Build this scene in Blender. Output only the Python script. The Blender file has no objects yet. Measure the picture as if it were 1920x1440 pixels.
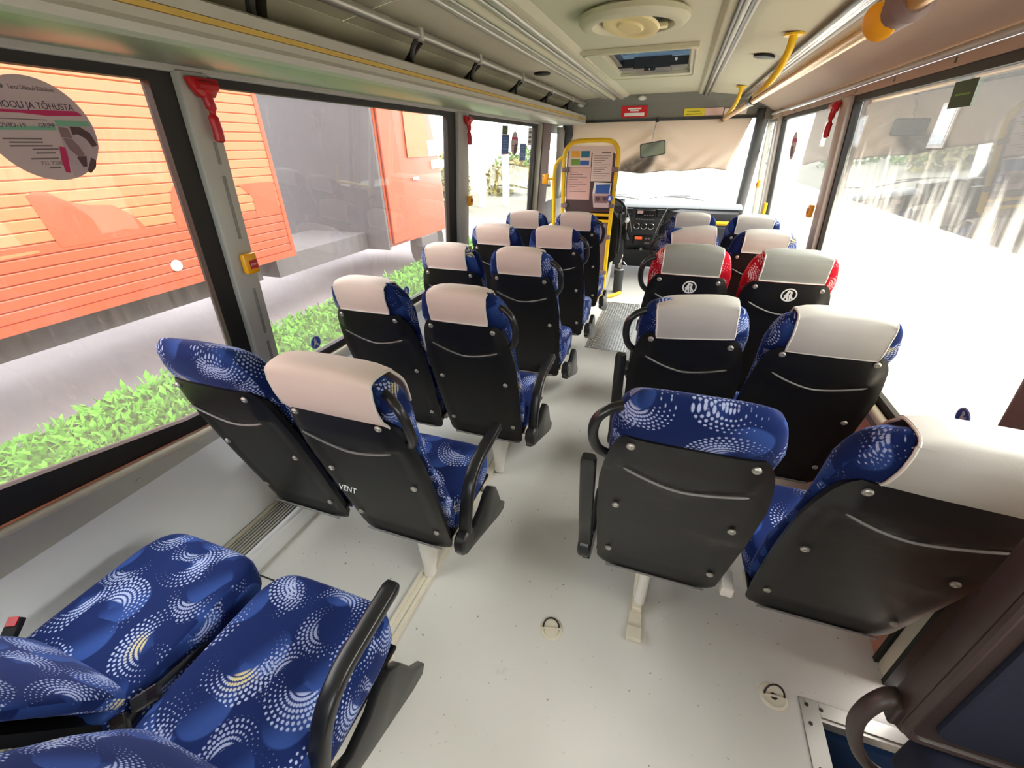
import bpy, bmesh, math, random
from mathutils import Vector, Matrix
random.seed(7)
PI = math.pi
sc = bpy.context.scene
COL = sc.collection

# ------------------------------------------------------------------ camera
cd = bpy.data.cameras.new('camera')
cam = bpy.data.objects.new('camera', cd)
COL.objects.link(cam)
cd.sensor_width = 36.0
cd.lens = 787.47 / 1920 * 36
cd.clip_start = 0.02
cd.clip_end = 300
pa, pb, pc = 0.51328708, 0.34716499, -0.0140168
Rx = Matrix(((1, 0, 0), (0, math.cos(pa), -math.sin(pa)), (0, math.sin(pa), math.cos(pa))))
Ry = Matrix(((math.cos(pb), 0, math.sin(pb)), (0, 1, 0), (-math.sin(pb), 0, math.cos(pb))))
Rz = Matrix(((math.cos(pc), -math.sin(pc), 0), (math.sin(pc), math.cos(pc), 0), (0, 0, 1)))
RR = Rz @ Rx @ Ry @ Matrix(((1, 0, 0), (0, 0, -1), (0, 1, 0)))
right, up, back = Vector(RR[0]), -Vector(RR[1]), -Vector(RR[2])
mw = Matrix((right, up, back)).transposed().to_4x4()
mw.translation = Vector((0, 0, 1.6))
cam.matrix_world = mw
sc.camera = cam

# ------------------------------------------------------------------ sky and exposure
sc.view_settings.view_transform = 'Standard'
sc.view_settings.look = 'None'
sc.view_settings.gamma = 1.0
sc.view_settings.use_curve_mapping = False
sc.view_settings.exposure = 3.22
w = bpy.data.worlds.new('overcast sky')
sc.world = w
w.use_nodes = True
wn = w.node_tree.nodes
bg = wn['Background']
tc = wn.new('ShaderNodeTexCoord')
sp = wn.new('ShaderNodeSeparateXYZ')
cr = wn.new('ShaderNodeValToRGB')
cr.color_ramp.elements[0].position = 0.0
cr.color_ramp.elements[0].color = (0.88, 0.90, 0.93, 1)
cr.color_ramp.elements[1].position = 0.8
cr.color_ramp.elements[1].color = (0.98, 0.98, 1.0, 1)
w.node_tree.links.new(tc.outputs['Generated'], sp.inputs[0])
w.node_tree.links.new(sp.outputs['Z'], cr.inputs[0])
w.node_tree.links.new(cr.outputs[0], bg.inputs[0])
bg.inputs[1].default_value = 1.08
sun = bpy.data.lights.new('hazy_sun', 'SUN')
sun.energy = 1.3
sun.angle = math.radians(55)
sun.color = (1.0, 0.95, 0.88)
so = bpy.data.objects.new('hazy_sun', sun)
COL.objects.link(so)
so.rotation_euler = (math.radians(-10), math.radians(46), 0)
sc.cycles.max_bounces = 10
sc.cycles.diffuse_bounces = 6
sc.cycles.glossy_bounces = 4
sc.cycles.transparent_max_bounces = 24
sc.cycles.sample_clamp_indirect = 6.0
sc.cycles.caustics_reflective = False
sc.cycles.caustics_refractive = False

# ------------------------------------------------------------------ node helpers
class NT:
    def __init__(s, name):
        s.m = bpy.data.materials.new(name)
        s.m.use_nodes = True
        s.t = s.m.node_tree
        s.t.nodes.clear()
        s.out = s.t.nodes.new('ShaderNodeOutputMaterial')
    def n(s, typ, **kw):
        nd = s.t.nodes.new('ShaderNode' + typ)
        for k, v in kw.items(): setattr(nd, k, v)
        return nd
    def set(s, sock, v):
        if hasattr(v, 'is_output') or isinstance(v, bpy.types.NodeSocket): s.t.links.new(v, sock)
        else:
            if isinstance(v, tuple) and len(v) == 3 and sock.type == 'RGBA': v = v + (1,)
            sock.default_value = v
    def math(s, op, a, b=0.0, c=None, clamp=False):
        nd = s.n('Math', operation=op, use_clamp=clamp)
        s.set(nd.inputs[0], a); s.set(nd.inputs[1], b)
        if c is not None: s.set(nd.inputs[2], c)
        return nd.outputs[0]
    def vmath(s, op, a, b=(0, 0, 0), scale=None):
        nd = s.n('VectorMath', operation=op)
        s.set(nd.inputs[0], a); s.set(nd.inputs[1], b)
        if scale is not None: s.set(nd.inputs['Scale'], scale)
        return nd.outputs[0]
    def mix(s, f, a, b, blend='MIX'):
        nd = s.n('Mix', data_type='RGBA', blend_type=blend)
        s.set(nd.inputs[0], f); s.set(nd.inputs[6], a); s.set(nd.inputs[7], b)
        return nd.outputs[2]
    def step(s, x, lo, hi):
        nd = s.n('MapRange', interpolation_type='SMOOTHSTEP')
        s.set(nd.inputs[0], x); nd.inputs[1].default_value = lo; nd.inputs[2].default_value = hi
        nd.inputs[3].default_value = 0; nd.inputs[4].default_value = 1
        return nd.outputs[0]
    def noise(s, vec, scale, detail=3, rough=0.5):
        nd = s.n('TexNoise')
        if vec is not None: s.set(nd.inputs['Vector'], vec)
        nd.inputs['Scale'].default_value = scale
        nd.inputs['Detail'].default_value = detail
        nd.inputs['Roughness'].default_value = rough
        return nd.outputs[0]
    def obj(s): return s.n('TexCoord').outputs['Object']
    def bsdf(s, col, rough=0.5, metal=0.0, **kw):
        b = s.n('BsdfPrincipled')
        s.set(b.inputs['Base Color'], col); s.set(b.inputs['Roughness'], rough); s.set(b.inputs['Metallic'], metal)
        for k, v in kw.items(): s.set(b.inputs[k.replace('_', ' ')], v)
        return b
    def bump(s, h, strength=0.2, dist=0.002):
        nd = s.n('Bump'); nd.inputs['Strength'].default_value = strength; nd.inputs['Distance'].default_value = dist
        s.set(nd.inputs['Height'], h); return nd.outputs[0]
    def done(s, sh):
        s.t.links.new(sh.outputs[0] if hasattr(sh, 'outputs') else sh, s.out.inputs[0]); return s.m

def srgb(r, g, b):
    f = lambda c: ((c / 255 + 0.055) / 1.055) ** 2.4 if c > 10 else c / 255 / 12.92
    return (f(r), f(g), f(b))

def plain(name, col, rough=0.5, metal=0.0, var=0.08, scale=14, bump=0.0, bscale=300, **kw):
    t = NT(name)
    nz = t.noise(t.obj(), scale, 4)
    lo = tuple(c * (1 - var) for c in col); hi = tuple(min(1, c * (1 + var)) for c in col)
    c = t.mix(nz, lo, hi)
    b = t.bsdf(c, rough, metal, **kw)
    if bump: t.set(b.inputs['Normal'], t.bump(t.noise(t.obj(), bscale, 2), bump))
    return t.done(b)

def fabric(name, base, solid, dot, tint):
    t = NT(name)
    uv = t.n('UVMap').outputs[0]
    rnd = t.n('ObjectInfo').outputs['Random']
    off = t.n('CombineXYZ'); t.set(off.inputs[0], t.math('MULTIPLY', rnd, 7.3)); t.set(off.inputs[1], t.math('MULTIPLY', rnd, 3.1))
    p0 = t.vmath('ADD', uv, off.outputs[0])
    def layer(scale, shift, nr, na, randn):
        p = t.vmath('ADD', t.vmath('SCALE', p0, scale=scale), shift)
        v = t.n('TexVoronoi', voronoi_dimensions='2D'); t.set(v.inputs['Vector'], p)
        v.inputs['Scale'].default_value = 1; v.inputs['Randomness'].default_value = randn
        d = t.vmath('SUBTRACT', p, v.outputs['Position'])
        sx = t.n('SeparateXYZ'); t.set(sx.inputs[0], d)
        cs = t.n('SeparateColor'); t.set(cs.inputs[0], v.outputs['Color'])
        r = v.outputs['Distance']
        th = t.math('ADD', t.math('ARCTAN2', sx.outputs[1], sx.outputs[0]), t.math('MULTIPLY', cs.outputs[0], 6.2832))
        cosn = t.math('COSINE', th)
        rr = t.math('MULTIPLY', r, nr)
        ri = t.math('FLOOR', rr)
        fr = t.math('SUBTRACT', t.math('FRACT', rr), 0.5)
        fa = t.math('SUBTRACT', t.math('FRACT', t.math('ADD', t.math('MULTIPLY', th, na / 6.2832), t.math('MULTIPLY', ri, 0.5))), 0.5)
        fa2 = t.math('MULTIPLY', fa, t.math('MULTIPLY', rr, 6.2832 / na))
        dd = t.math('SQRT', t.math('ADD', t.math('MULTIPLY', fr, fr), t.math('MULTIPLY', fa2, fa2)))
        size = t.math('ADD', 0.17, t.math('MULTIPLY', cosn, 0.22))
        dots = t.math('MULTIPLY_ADD', t.math('SUBTRACT', size, dd), 7.0, 0.25, clamp=True)
        inner = t.math('SUBTRACT', 0.30, t.math('MULTIPLY', cosn, 0.17))
        ring = t.math('MULTIPLY', t.step(t.math('SUBTRACT', r, inner), -0.02, 0.02), t.math('SUBTRACT', 1.0, t.step(r, 0.50, 0.53)))
        return t.math('MULTIPLY', dots, ring), r, cosn, cs.outputs[1], cs.outputs[2]
    m1, r1, c1, a1, b1 = layer(5.4, (3.1, 1.7, 0), 17, 40, 0.55)
    m2, r2, c2, a2, b2 = layer(7.0, (9.4, 5.2, 0), 14, 32, 0.7)
    m2 = t.math('MULTIPLY', m2, t.math('GREATER_THAN', a2, 0.40))
    p3 = t.vmath('ADD', t.vmath('SCALE', p0, scale=6.5), (1.3, 8.8, 0))
    v3 = t.n('TexVoronoi', voronoi_dimensions='2D'); t.set(v3.inputs['Vector'], p3); v3.inputs['Scale'].default_value = 1
    d3 = t.vmath('SUBTRACT', p3, v3.outputs['Position'])
    s3 = t.n('SeparateXYZ'); t.set(s3.inputs[0], d3)
    disc = t.math('MULTIPLY', t.math('SUBTRACT', 1.0, t.step(v3.outputs['Distance'], 0.36, 0.40)),
                  t.step(t.math('ADD', s3.outputs[0], t.math('MULTIPLY', s3.outputs[1], 0.6)), -0.25, 0.3))
    base2 = t.mix(t.noise(uv, 4, 3), tuple(c * 0.75 for c in base), tuple(c * 1.2 for c in base))
    c = t.mix(t.math('MULTIPLY', disc, 0.55), base2, solid)
    halo = t.math('MULTIPLY', t.math('SUBTRACT', 1.0, t.step(r1, 0.25, 0.5)), t.step(c1, 0.3, 1.0))
    c = t.mix(t.math('MULTIPLY', halo, 0.30), c, solid)
    warm = t.math('MULTIPLY', t.math('GREATER_THAN', a1, 0.72), t.math('MULTIPLY', t.step(c1, 0.55, 0.95), t.math('SUBTRACT', 1.0, t.step(r1, 0.22, 0.42))))
    dcol = t.mix(warm, dot, tint)
    c = t.mix(t.math('MULTIPLY', m2, 0.75), c, dot)
    c = t.mix(m1, c, dcol)
    b = t.bsdf(c, 0.85, 0.0)
    b.inputs['Sheen Weight'].default_value = 0.55
    b.inputs['Sheen Roughness'].default_value = 0.35
    b.inputs['Sheen Tint'].default_value = tuple(min(1, x * 3 + 0.15) for x in base) + (1,)
    b.inputs['Specular IOR Level'].default_value = 0.1
    t.set(b.inputs['Normal'], t.bump(t.noise(uv, 900, 1), 0.25, 0.001))
    return t.done(b)

def glass(name, dirtcol, lo, hi, streak, tint=(0.93, 0.95, 0.94), base=0.05, zlo=0.7, zhi=1.3, refl=1.0):
    """thin pane: clear part, mirror part by fresnel, and a coat of road dirt that is thicker towards the sill"""
    t = NT(name)
    o = t.obj()
    sx = t.n('SeparateXYZ'); t.set(sx.inputs[0], o)
    st = t.n('Mapping'); t.set(st.inputs[0], o); st.inputs['Scale'].default_value = (1, 9, 0.9)
    n1 = t.noise(st.outputs[0], 3.0, 5, 0.6)
    n2 = t.noise(o, 2.2, 4)
    h = t.math('ADD', sx.outputs[2], t.math('MULTIPLY', t.math('SUBTRACT', n1, 0.5), streak))
    f = t.math('SUBTRACT', 1.0, t.step(h, zlo, zhi))
    amt = t.math('MULTIPLY_ADD', f, hi - lo, lo)
    amt = t.math('MULTIPLY', amt, t.math('MULTIPLY_ADD', n2, 0.7, 0.65), clamp=True)
    fine = t.step(t.noise(st.outputs[0], 14, 2), 0.62, 0.75)
    amt = t.math('ADD', amt, t.math('MULTIPLY', fine, base), clamp=True)
    tr = t.n('BsdfTransparent'); t.set(tr.inputs[0], tint)
    gl = t.n('BsdfGlossy'); gl.inputs['Roughness'].default_value = 0.015
    ge = t.n('NewGeometry'); dp = t.n('VectorMath', operation='DOT_PRODUCT')
    t.t.links.new(ge.outputs['Incoming'], dp.inputs[0]); t.t.links.new(ge.outputs['Normal'], dp.inputs[1])
    sch = t.math('MULTIPLY_ADD', t.math('POWER', t.math('SUBTRACT', 1.0, t.math('ABSOLUTE', dp.outputs['Value']), clamp=True), 5.0), 0.96, 0.04)
    m1 = t.n('MixShader'); t.set(m1.inputs[0], t.math('MULTIPLY', sch, refl, clamp=True)); t.t.links.new(tr.outputs[0], m1.inputs[1]); t.t.links.new(gl.outputs[0], m1.inputs[2])
    df = t.n('BsdfDiffuse'); t.set(df.inputs[0], dirtcol)
    tl = t.n('BsdfTranslucent'); t.set(tl.inputs[0], dirtcol)
    m2 = t.n('MixShader'); m2.inputs[0].default_value = 0.7; t.t.links.new(df.outputs[0], m2.inputs[1]); t.t.links.new(tl.outputs[0], m2.inputs[2])
    m3 = t.n('MixShader'); t.set(m3.inputs[0], amt); t.t.links.new(m1.outputs[0], m3.inputs[1]); t.t.links.new(m2.outputs[0], m3.inputs[2])
    return t.done(m3)

def glow(name, col, strength):
    t = NT(name); e = t.n('Emission'); t.set(e.inputs[0], col); e.inputs[1].default_value = strength
    return t.done(e)

M = {}
M['fabric'] = fabric('blue velour with dotted rings', srgb(21, 36, 84), srgb(58, 88, 158), srgb(164, 174, 208), srgb(196, 184, 136))
M['redfab'] = fabric('red velour with dotted rings', srgb(175, 12, 34), srgb(200, 30, 50), srgb(235, 205, 205), srgb(240, 215, 205))
M['navy'] = plain('plain navy upholstery', srgb(15, 24, 46), 0.85, var=0.25, scale=60, bump=0.3, bscale=500)
M['black'] = plain('black moulded plastic', srgb(15, 15, 15), 0.42, var=0.25, scale=9, bump=0.12, bscale=700, Specular_IOR_Level=0.3)
M['blackworn'] = plain('scuffed black plastic', srgb(30, 30, 30), 0.45, var=0.5, scale=6, bump=0.12, bscale=700)
M['blackgloss'] = plain('smooth black plastic', srgb(26, 26, 27), 0.3, var=0.1)
M['rubber'] = plain('black window rubber', srgb(24, 22, 20), 0.55, var=0.2, scale=30)
M['lip'] = plain('grey plastic and painted lip highlight', srgb(120, 118, 116), 0.25, var=0.05)
M['cream'] = plain('cream leatherette toned by side light', srgb(216, 196, 184), 0.6, var=0.05, scale=8, bump=0.1)  # left covers: warm bounce light put into the colour
M['creamgrey'] = plain('grey cream leatherette toned by side light', srgb(182, 178, 170), 0.6, var=0.05, scale=8, bump=0.1)  # right covers: same leatherette, coloured without the warm bounce light
M['piping'] = plain('pale piping', srgb(214, 208, 198), 0.6, var=0.03)
M['greyvinyl'] = plain('grey headrest vinyl', srgb(138, 138, 130), 0.5, var=0.04)
M['white'] = plain('white painted steel', srgb(226, 222, 214), 0.35, var=0.04)
M['creamsteel'] = plain('cream seat rail', srgb(214, 206, 186), 0.4, var=0.08, scale=30)
M['grey'] = plain('light grey trim', srgb(190, 188, 178), 0.45, var=0.05, scale=5)
M['greyrough'] = plain('grey wall carpet', srgb(140, 138, 130), 0.9, var=0.1, scale=40, bump=0.3, bscale=600)
M['panel'] = plain('pale grey wall panel', srgb(238, 240, 243), 0.4, var=0.02, scale=3)
M['beigewall'] = plain('terracotta tan wall panel', srgb(196, 138, 112), 0.45, var=0.03, scale=4)
M['tan'] = plain('tan cove lining', srgb(190, 170, 150), 0.7, var=0.05, scale=60)
M['brownpil'] = plain('mauve brown pillar cover', srgb(128, 106, 102), 0.6, var=0.05)
M['ceil'] = plain('beige ceiling lining', srgb(196, 192, 168), 0.75, var=0.03, scale=6, bump=0.1, bscale=200)
M['ceil2'] = plain('olive beige ceiling panel', srgb(196, 192, 168), 0.75, var=0.03, scale=6)
M['header'] = plain('grey header lining', srgb(122, 121, 114), 0.8, var=0.06, scale=20)
M['alu'] = plain('brushed aluminium', srgb(176, 174, 166), 0.42, 0.7, var=0.05, scale=20)
M['chrome'] = plain('chrome', srgb(225, 222, 215), 0.12, 1.0, var=0.02)
M['darkmetal'] = plain('dark metal', srgb(60, 56, 52), 0.35, 0.7, var=0.1)
M['yellow'] = plain('yellow painted tube', srgb(238, 196, 22), 0.35, var=0.04)
M['button'] = plain('amber button', srgb(250, 176, 18), 0.3, var=0.02)
M['red'] = plain('red plastic', srgb(190, 16, 26), 0.35, var=0.05)
M['redsign'] = plain('red sign', srgb(214, 28, 38), 0.4, var=0.02)
M['yelsign'] = plain('yellow sign', srgb(226, 210, 40), 0.5, var=0.03)
M['paper'] = plain('white paper', srgb(232, 216, 208), 0.8, var=0.02)
M['paperpink'] = plain('pale pink paper', srgb(226, 190, 180), 0.8, var=0.02)
M['ink'] = plain('grey ink', srgb(120, 108, 108), 0.8, var=0.05)
M['darkink'] = plain('dark violet ink', srgb(84, 66, 92), 0.8, var=0.05)
M['pink'] = plain('magenta print', srgb(196, 44, 98), 0.7, var=0.05)
M['mint'] = plain('mint green print', srgb(128, 180, 150), 0.7, var=0.03)
M['poster'] = plain('mauve window sticker', srgb(206, 184, 182), 0.7, var=0.03)
M['photod'] = plain('dark photo print', srgb(92, 66, 66), 0.7, var=0.2, scale=60)
M['photol'] = plain('light photo print', srgb(190, 168, 172), 0.7, var=0.1, scale=60)
M['photom'] = plain('mid photo print', srgb(140, 112, 112), 0.7, var=0.15, scale=60)
M['blueink'] = plain('blue print', srgb(52, 96, 170), 0.6, var=0.1, scale=30)
M['bluelight'] = plain('pale blue print', srgb(120, 150, 190), 0.6, var=0.1, scale=30)
M['tealink'] = plain('teal print', srgb(36, 120, 150), 0.6, var=0.1)
M['greenink'] = plain('green print', srgb(110, 160, 60), 0.6, var=0.1)
M['orangeink'] = plain('orange print', srgb(238, 176, 60), 0.6, var=0.05)
M['darkgreen'] = plain('dark green sticker', srgb(60, 84, 52), 0.6, var=0.08)
M['stickerblue'] = plain('navy blue sticker', srgb(56, 92, 190), 0.5, var=0.05)
M['whiteprint'] = plain('white print', srgb(240, 240, 238), 0.6, var=0.01)
M['triangle'] = plain('faded red warning print', srgb(196, 110, 90), 0.6, var=0.05)
M['brown'] = plain('dark brown partition board', srgb(74, 56, 54), 0.5, var=0.06)
M['clamp'] = plain('grey brown clamp', srgb(128, 108, 104), 0.5, var=0.05)
M['dash'] = plain('charcoal dashboard', srgb(54, 55, 57), 0.55, var=0.1, scale=30)
M['dashtop'] = plain('grey dashboard top', srgb(120, 124, 128), 0.55, var=0.06)
M['screen'] = plain('dark screen', srgb(30, 22, 24), 0.15, var=0.1)
M['orangelcd'] = glow('orange display', srgb(255, 110, 60), 0.10)
M['brass'] = plain('warm lacquered tube', srgb(222, 170, 96), 0.22, 0.55, var=0.04)
M['plate'] = plain('worn chequer plate', srgb(150, 150, 147), 0.32, 0.8, var=0.1, scale=20)
M['umber'] = plain('umber black plastic', srgb(58, 47, 45), 0.42, var=0.15)
M['mirror'] = plain('mirror glass', srgb(170, 182, 180), 0.06, 1.0, var=0.02)
M['lamp'] = plain('lamp lens', srgb(240, 240, 235), 0.3, var=0.01)
M['ivory'] = plain('yellowed ivory plastic', srgb(226, 210, 156), 0.45, var=0.04)
M['wellblue'] = plain('blue step carpet', srgb(28, 66, 112), 0.9, var=0.15, scale=40)
M['yelstrip'] = plain('yellow rack edging', srgb(206, 172, 84), 0.6, var=0.15, scale=40)
M['blueglass'] = plain('tinted hatch glass', srgb(130, 150, 165), 0.1, var=0.03)
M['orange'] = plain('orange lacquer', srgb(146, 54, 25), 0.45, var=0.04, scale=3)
M['peach'] = plain('pale peach tone', srgb(162, 84, 50), 0.45, var=0.03, scale=3)
M['truckglass'] = plain('grey vehicle glass', srgb(110, 112, 116), 0.1, var=0.1)
M['truckwhite'] = plain('white lacquer', srgb(240, 238, 232), 0.4, var=0.03)
M['truckdark'] = plain('dark chassis', srgb(70, 66, 68), 0.7, var=0.15)
M['asphalt'] = plain('grey asphalt', srgb(104, 98, 101), 0.9, var=0.12, scale=3)
M['gravel'] = plain('pale gravel', srgb(206, 198, 182), 0.95, var=0.12, scale=2)
M['grass'] = plain('fresh grass', srgb(76, 138, 20), 0.8, var=0.3, scale=8)
M['soil'] = plain('mossy soil', srgb(56, 96, 24), 0.95, var=0.2, scale=8)
M['street'] = plain('packed earth street', srgb(98, 95, 84), 0.95, var=0.2, scale=0.6)
M['hedge'] = plain('dry yellow hedge', srgb(108, 102, 58), 0.9, var=0.25, scale=3)
M['leaf'] = plain('green foliage', srgb(70, 100, 40), 0.9, var=0.3, scale=3)
M['darkrender'] = plain('dark grey facade', srgb(62, 59, 57), 0.9, var=0.12, scale=0.5)
M['render'] = plain('grey rendered wall', srgb(130, 126, 124), 0.9, var=0.08, scale=1)
M['darkwin'] = plain('dark house window', srgb(90, 94, 100), 0.2, var=0.1)
M['seatbelt'] = plain('black webbing', srgb(24, 24, 26), 0.8, var=0.2, scale=60)

t = NT('scuffed black shell plastic')
o = t.obj(); mp = t.n('Mapping'); t.set(mp.inputs[0], o); mp.inputs['Scale'].default_value = (2.2, 1, 7); mp.inputs['Rotation'].default_value = (0, 0.25, 0)
sc_ = t.math('MULTIPLY', t.step(t.noise(mp.outputs[0], 2.2, 5, 0.6), 0.52, 0.75), t.step(t.noise(o, 5, 2), 0.35, 0.65))
c = t.mix(t.math('MULTIPLY', sc_, 0.45), srgb(19, 19, 19), srgb(110, 108, 104))
b = t.bsdf(c, t.math('MULTIPLY_ADD', sc_, 0.25, 0.42)); t.set(b.inputs['Normal'], t.bump(t.noise(o, 700, 2), 0.12))
M['blackworn'] = t.done(b)
# floor: worn grey vinyl
t = NT('worn grey vinyl floor')
o = t.obj()
c = t.mix(t.noise(o, 1.6, 4), srgb(204, 201, 194), srgb(222, 219, 212))
c = t.mix(t.step(t.noise(o, 60, 2), 0.70, 0.78), c, srgb(120, 112, 104))
c = t.mix(t.math('MULTIPLY', t.step(t.noise(o, 5, 5, 0.65), 0.62, 0.75), 0.35), c, srgb(150, 142, 130))
b = t.bsdf(c, t.math('MULTIPLY_ADD', t.noise(o, 4, 3), 0.25, 0.26))
M['floor'] = t.done(b)
# curtain: translucent cloth with a dark mottled patch
t = NT('cream curtain cloth')
o = t.obj(); sx = t.n('SeparateXYZ'); t.set(sx.inputs[0], o)
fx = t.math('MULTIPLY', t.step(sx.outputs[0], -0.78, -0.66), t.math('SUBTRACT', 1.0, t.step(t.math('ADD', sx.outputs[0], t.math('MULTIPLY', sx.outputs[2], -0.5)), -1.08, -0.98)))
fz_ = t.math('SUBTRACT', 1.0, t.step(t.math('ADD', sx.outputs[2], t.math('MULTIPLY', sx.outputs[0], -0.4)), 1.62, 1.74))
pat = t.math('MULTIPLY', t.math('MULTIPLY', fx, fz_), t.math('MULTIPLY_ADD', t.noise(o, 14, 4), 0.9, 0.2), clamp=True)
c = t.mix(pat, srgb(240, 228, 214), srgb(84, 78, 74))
df = t.n('BsdfDiffuse'); t.set(df.inputs[0], c)
tl = t.n('BsdfTranslucent'); t.set(tl.inputs[0], c)
mx = t.n('MixShader'); mx.inputs[0].default_value = 0.25
t.t.links.new(df.outputs[0], mx.inputs[1]); t.t.links.new(tl.outputs[0], mx.inputs[2])
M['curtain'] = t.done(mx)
M['glassL'] = glass('left window glass with road dirt', srgb(182, 172, 170), 0.03, 0.15, 0.6, zlo=0.75, zhi=1.35, base=0.10)
M['glassR'] = glass('right window glass with dried mud', srgb(236, 230, 216), 0.006, 0.70, 1.3, zlo=0.80, zhi=1.50, base=0.03, refl=2.2)
M['glassC'] = glass('clear glass', srgb(220, 220, 215), 0.01, 0.05, 0.3, base=0.02)

# ------------------------------------------------------------------ mesh helpers
class MB:
    def __init__(s): s.v = []; s.f = []
    def add(s, vs, fs):
        k = len(s.v); s.v += [Vector(v) for v in vs]; s.f += [tuple(i + k for i in f) for f in fs]; return s
    def box(s, lo, hi, mat=None):
        x0, y0, z0 = lo; x1, y1, z1 = hi
        vs = [Vector(p) for p in ((x0, y0, z0), (x1, y0, z0), (x1, y1, z0), (x0, y1, z0), (x0, y0, z1), (x1, y0, z1), (x1, y1, z1), (x0, y1, z1))]
        if mat: vs = [mat @ v for v in vs]
        return s.add(vs, [(0, 3, 2, 1), (4, 5, 6, 7), (0, 1, 5, 4), (1, 2, 6, 5), (2, 3, 7, 6), (3, 0, 4, 7)])
    def hexa(s, b4, t4):
        return s.add(list(b4) + list(t4), [(0, 3, 2, 1), (4, 5, 6, 7), (0, 1, 5, 4), (1, 2, 6, 5), (2, 3, 7, 6), (3, 0, 4, 7)])
    def prism(s, poly, d):
        """poly: list of 3-D points (planar), d: extrusion vector"""
        d = Vector(d); n = len(poly); P = [Vector(p) for p in poly]
        vs = P + [p + d for p in P]
        fs = [tuple(range(n - 1, -1, -1)), tuple(range(n, 2 * n))] + [(i, (i + 1) % n, n + (i + 1) % n, n + i) for i in range(n)]
        return s.add(vs, fs)
    def loft(s, rings, closed=True, cap=True):
        n = len(rings[0]); vs = [p for r in rings for p in r]; fs = []
        for j in range(len(rings) - 1):
            for i in range(n if closed else n - 1):
                a = j * n + i; b_ = j * n + (i + 1) % n
                fs.append((a, b_, b_ + n, a + n))
        if cap and closed:
            fs.append(tuple(range(n - 1, -1, -1))); fs.append(tuple((len(rings) - 1) * n + i for i in range(n)))
        return s.add(vs, fs)
    def tube(s, path, r, seg=10, closed=False, flat=None):
        P = [Vector(p) for p in path]; rings = []; prev = None
        n = len(P)
        for i in range(n):
            if closed: tg = P[(i + 1) % n] - P[i - 1]
            else: tg = P[min(i + 1, n - 1)] - P[max(i - 1, 0)]
            tg.normalize()
            if prev is None:
                a = Vector((0, 0, 1)) if abs(tg.z) < 0.9 else Vector((1, 0, 0))
                u = tg.cross(a).normalized()
            else:
                u = (prev - tg * prev.dot(tg)).normalized()
            prev = u; v = tg.cross(u)
            rr = r[i] if isinstance(r, (list, tuple)) else r
            k = flat or 1.0
            rings.append([P[i] + u * (rr * math.cos(2 * PI * j / seg)) + v * (rr * k * math.sin(2 * PI * j / seg)) for j in range(seg)])
        if closed:
            rings.append(rings[0]); return s.loft(rings, True, False)
        return s.loft(rings, True, True)
    def cyl(s, p, q, r, r2=None, seg=16):
        return s.tube([p, q], [r, r if r2 is None else r2], seg)
    def lathe(s, prof, seg=32, mat=None):
        rings = [[Vector((r * math.cos(2 * PI * j / seg), r * math.sin(2 * PI * j / seg), z)) for j in range(seg)] for r, z in prof]
        if mat: rings = [[mat @ p for p in r] for r in rings]
        return s.loft(rings, True, True)
    def sheet(s, grid, th):
        """grid[i][j] points -> thick sheet, thickness along per-vertex normal"""
        R, C_ = len(grid), len(grid[0]); G = [[Vector(p) for p in r] for r in grid]
        nrm = []
        for i in range(R):
            for j in range(C_):
                a = G[min(i + 1, R - 1)][j] - G[max(i - 1, 0)][j]; b_ = G[i][min(j + 1, C_ - 1)] - G[i][max(j - 1, 0)]
                nrm.append(a.cross(b_).normalized() * th)
        vs = [p for r in G for p in r]; N = len(vs); vs = vs + [v - n_ for v, n_ in zip(vs, nrm)]
        fs = []
        for i in range(R - 1):
            for j in range(C_ - 1):
                a = i * C_ + j; q = (a, a + C_, a + C_ + 1, a + 1)
                fs.append(q); fs.append(tuple(N + x for x in reversed(q)))
        bd = [j for j in range(C_)] + [i * C_ + C_ - 1 for i in range(1, R)] + [(R - 1) * C_ + j for j in range(C_ - 2, -1, -1)] + [i * C_ for i in range(R - 2, 0, -1)]
        for k in range(len(bd)):
            a, b_ = bd[k], bd[(k + 1) % len(bd)]
            fs.append((a, b_, N + b_, N + a))
        return s.add(vs, fs)
    def mesh(s, name, mat, smooth=False, uv=False, bevel=0.0):
        me = bpy.data.meshes.new(name)
        me.from_pydata([tuple(v) for v in s.v], [], s.f)
        bm = bmesh.new(); bm.from_mesh(me)
        bmesh.ops.recalc_face_normals(bm, faces=bm.faces)
        if bevel:
            es = [e for e in bm.edges if e.is_manifold and e.calc_face_angle(0) > 0.5]
            bmesh.ops.bevel(bm, geom=es, offset=bevel, segments=2, affect='EDGES', profile=0.5, clamp_overlap=True)
        bm.to_mesh(me); bm.free()
        if uv:
            ul = me.uv_layers.new(name='UVMap')
            for p in me.polygons:
                sd = abs(p.normal.x) > 0.75
                for li in p.loop_indices:
                    co = me.vertices[me.loops[li].vertex_index].co
                    ul.data[li].uv = (co.y + 0.37 * (1 if p.normal.x > 0 else 2), co.z) if sd else (co.x, co.z - co.y)
        if smooth:
            for p in me.polygons: p.use_smooth = True
            if smooth != 'all':
                try: me.set_sharp_from_angle(angle=math.radians(smooth if smooth is not True else 40))
                except Exception: pass
        me.materials.append(M[mat] if isinstance(mat, str) else mat)
        return me

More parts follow.
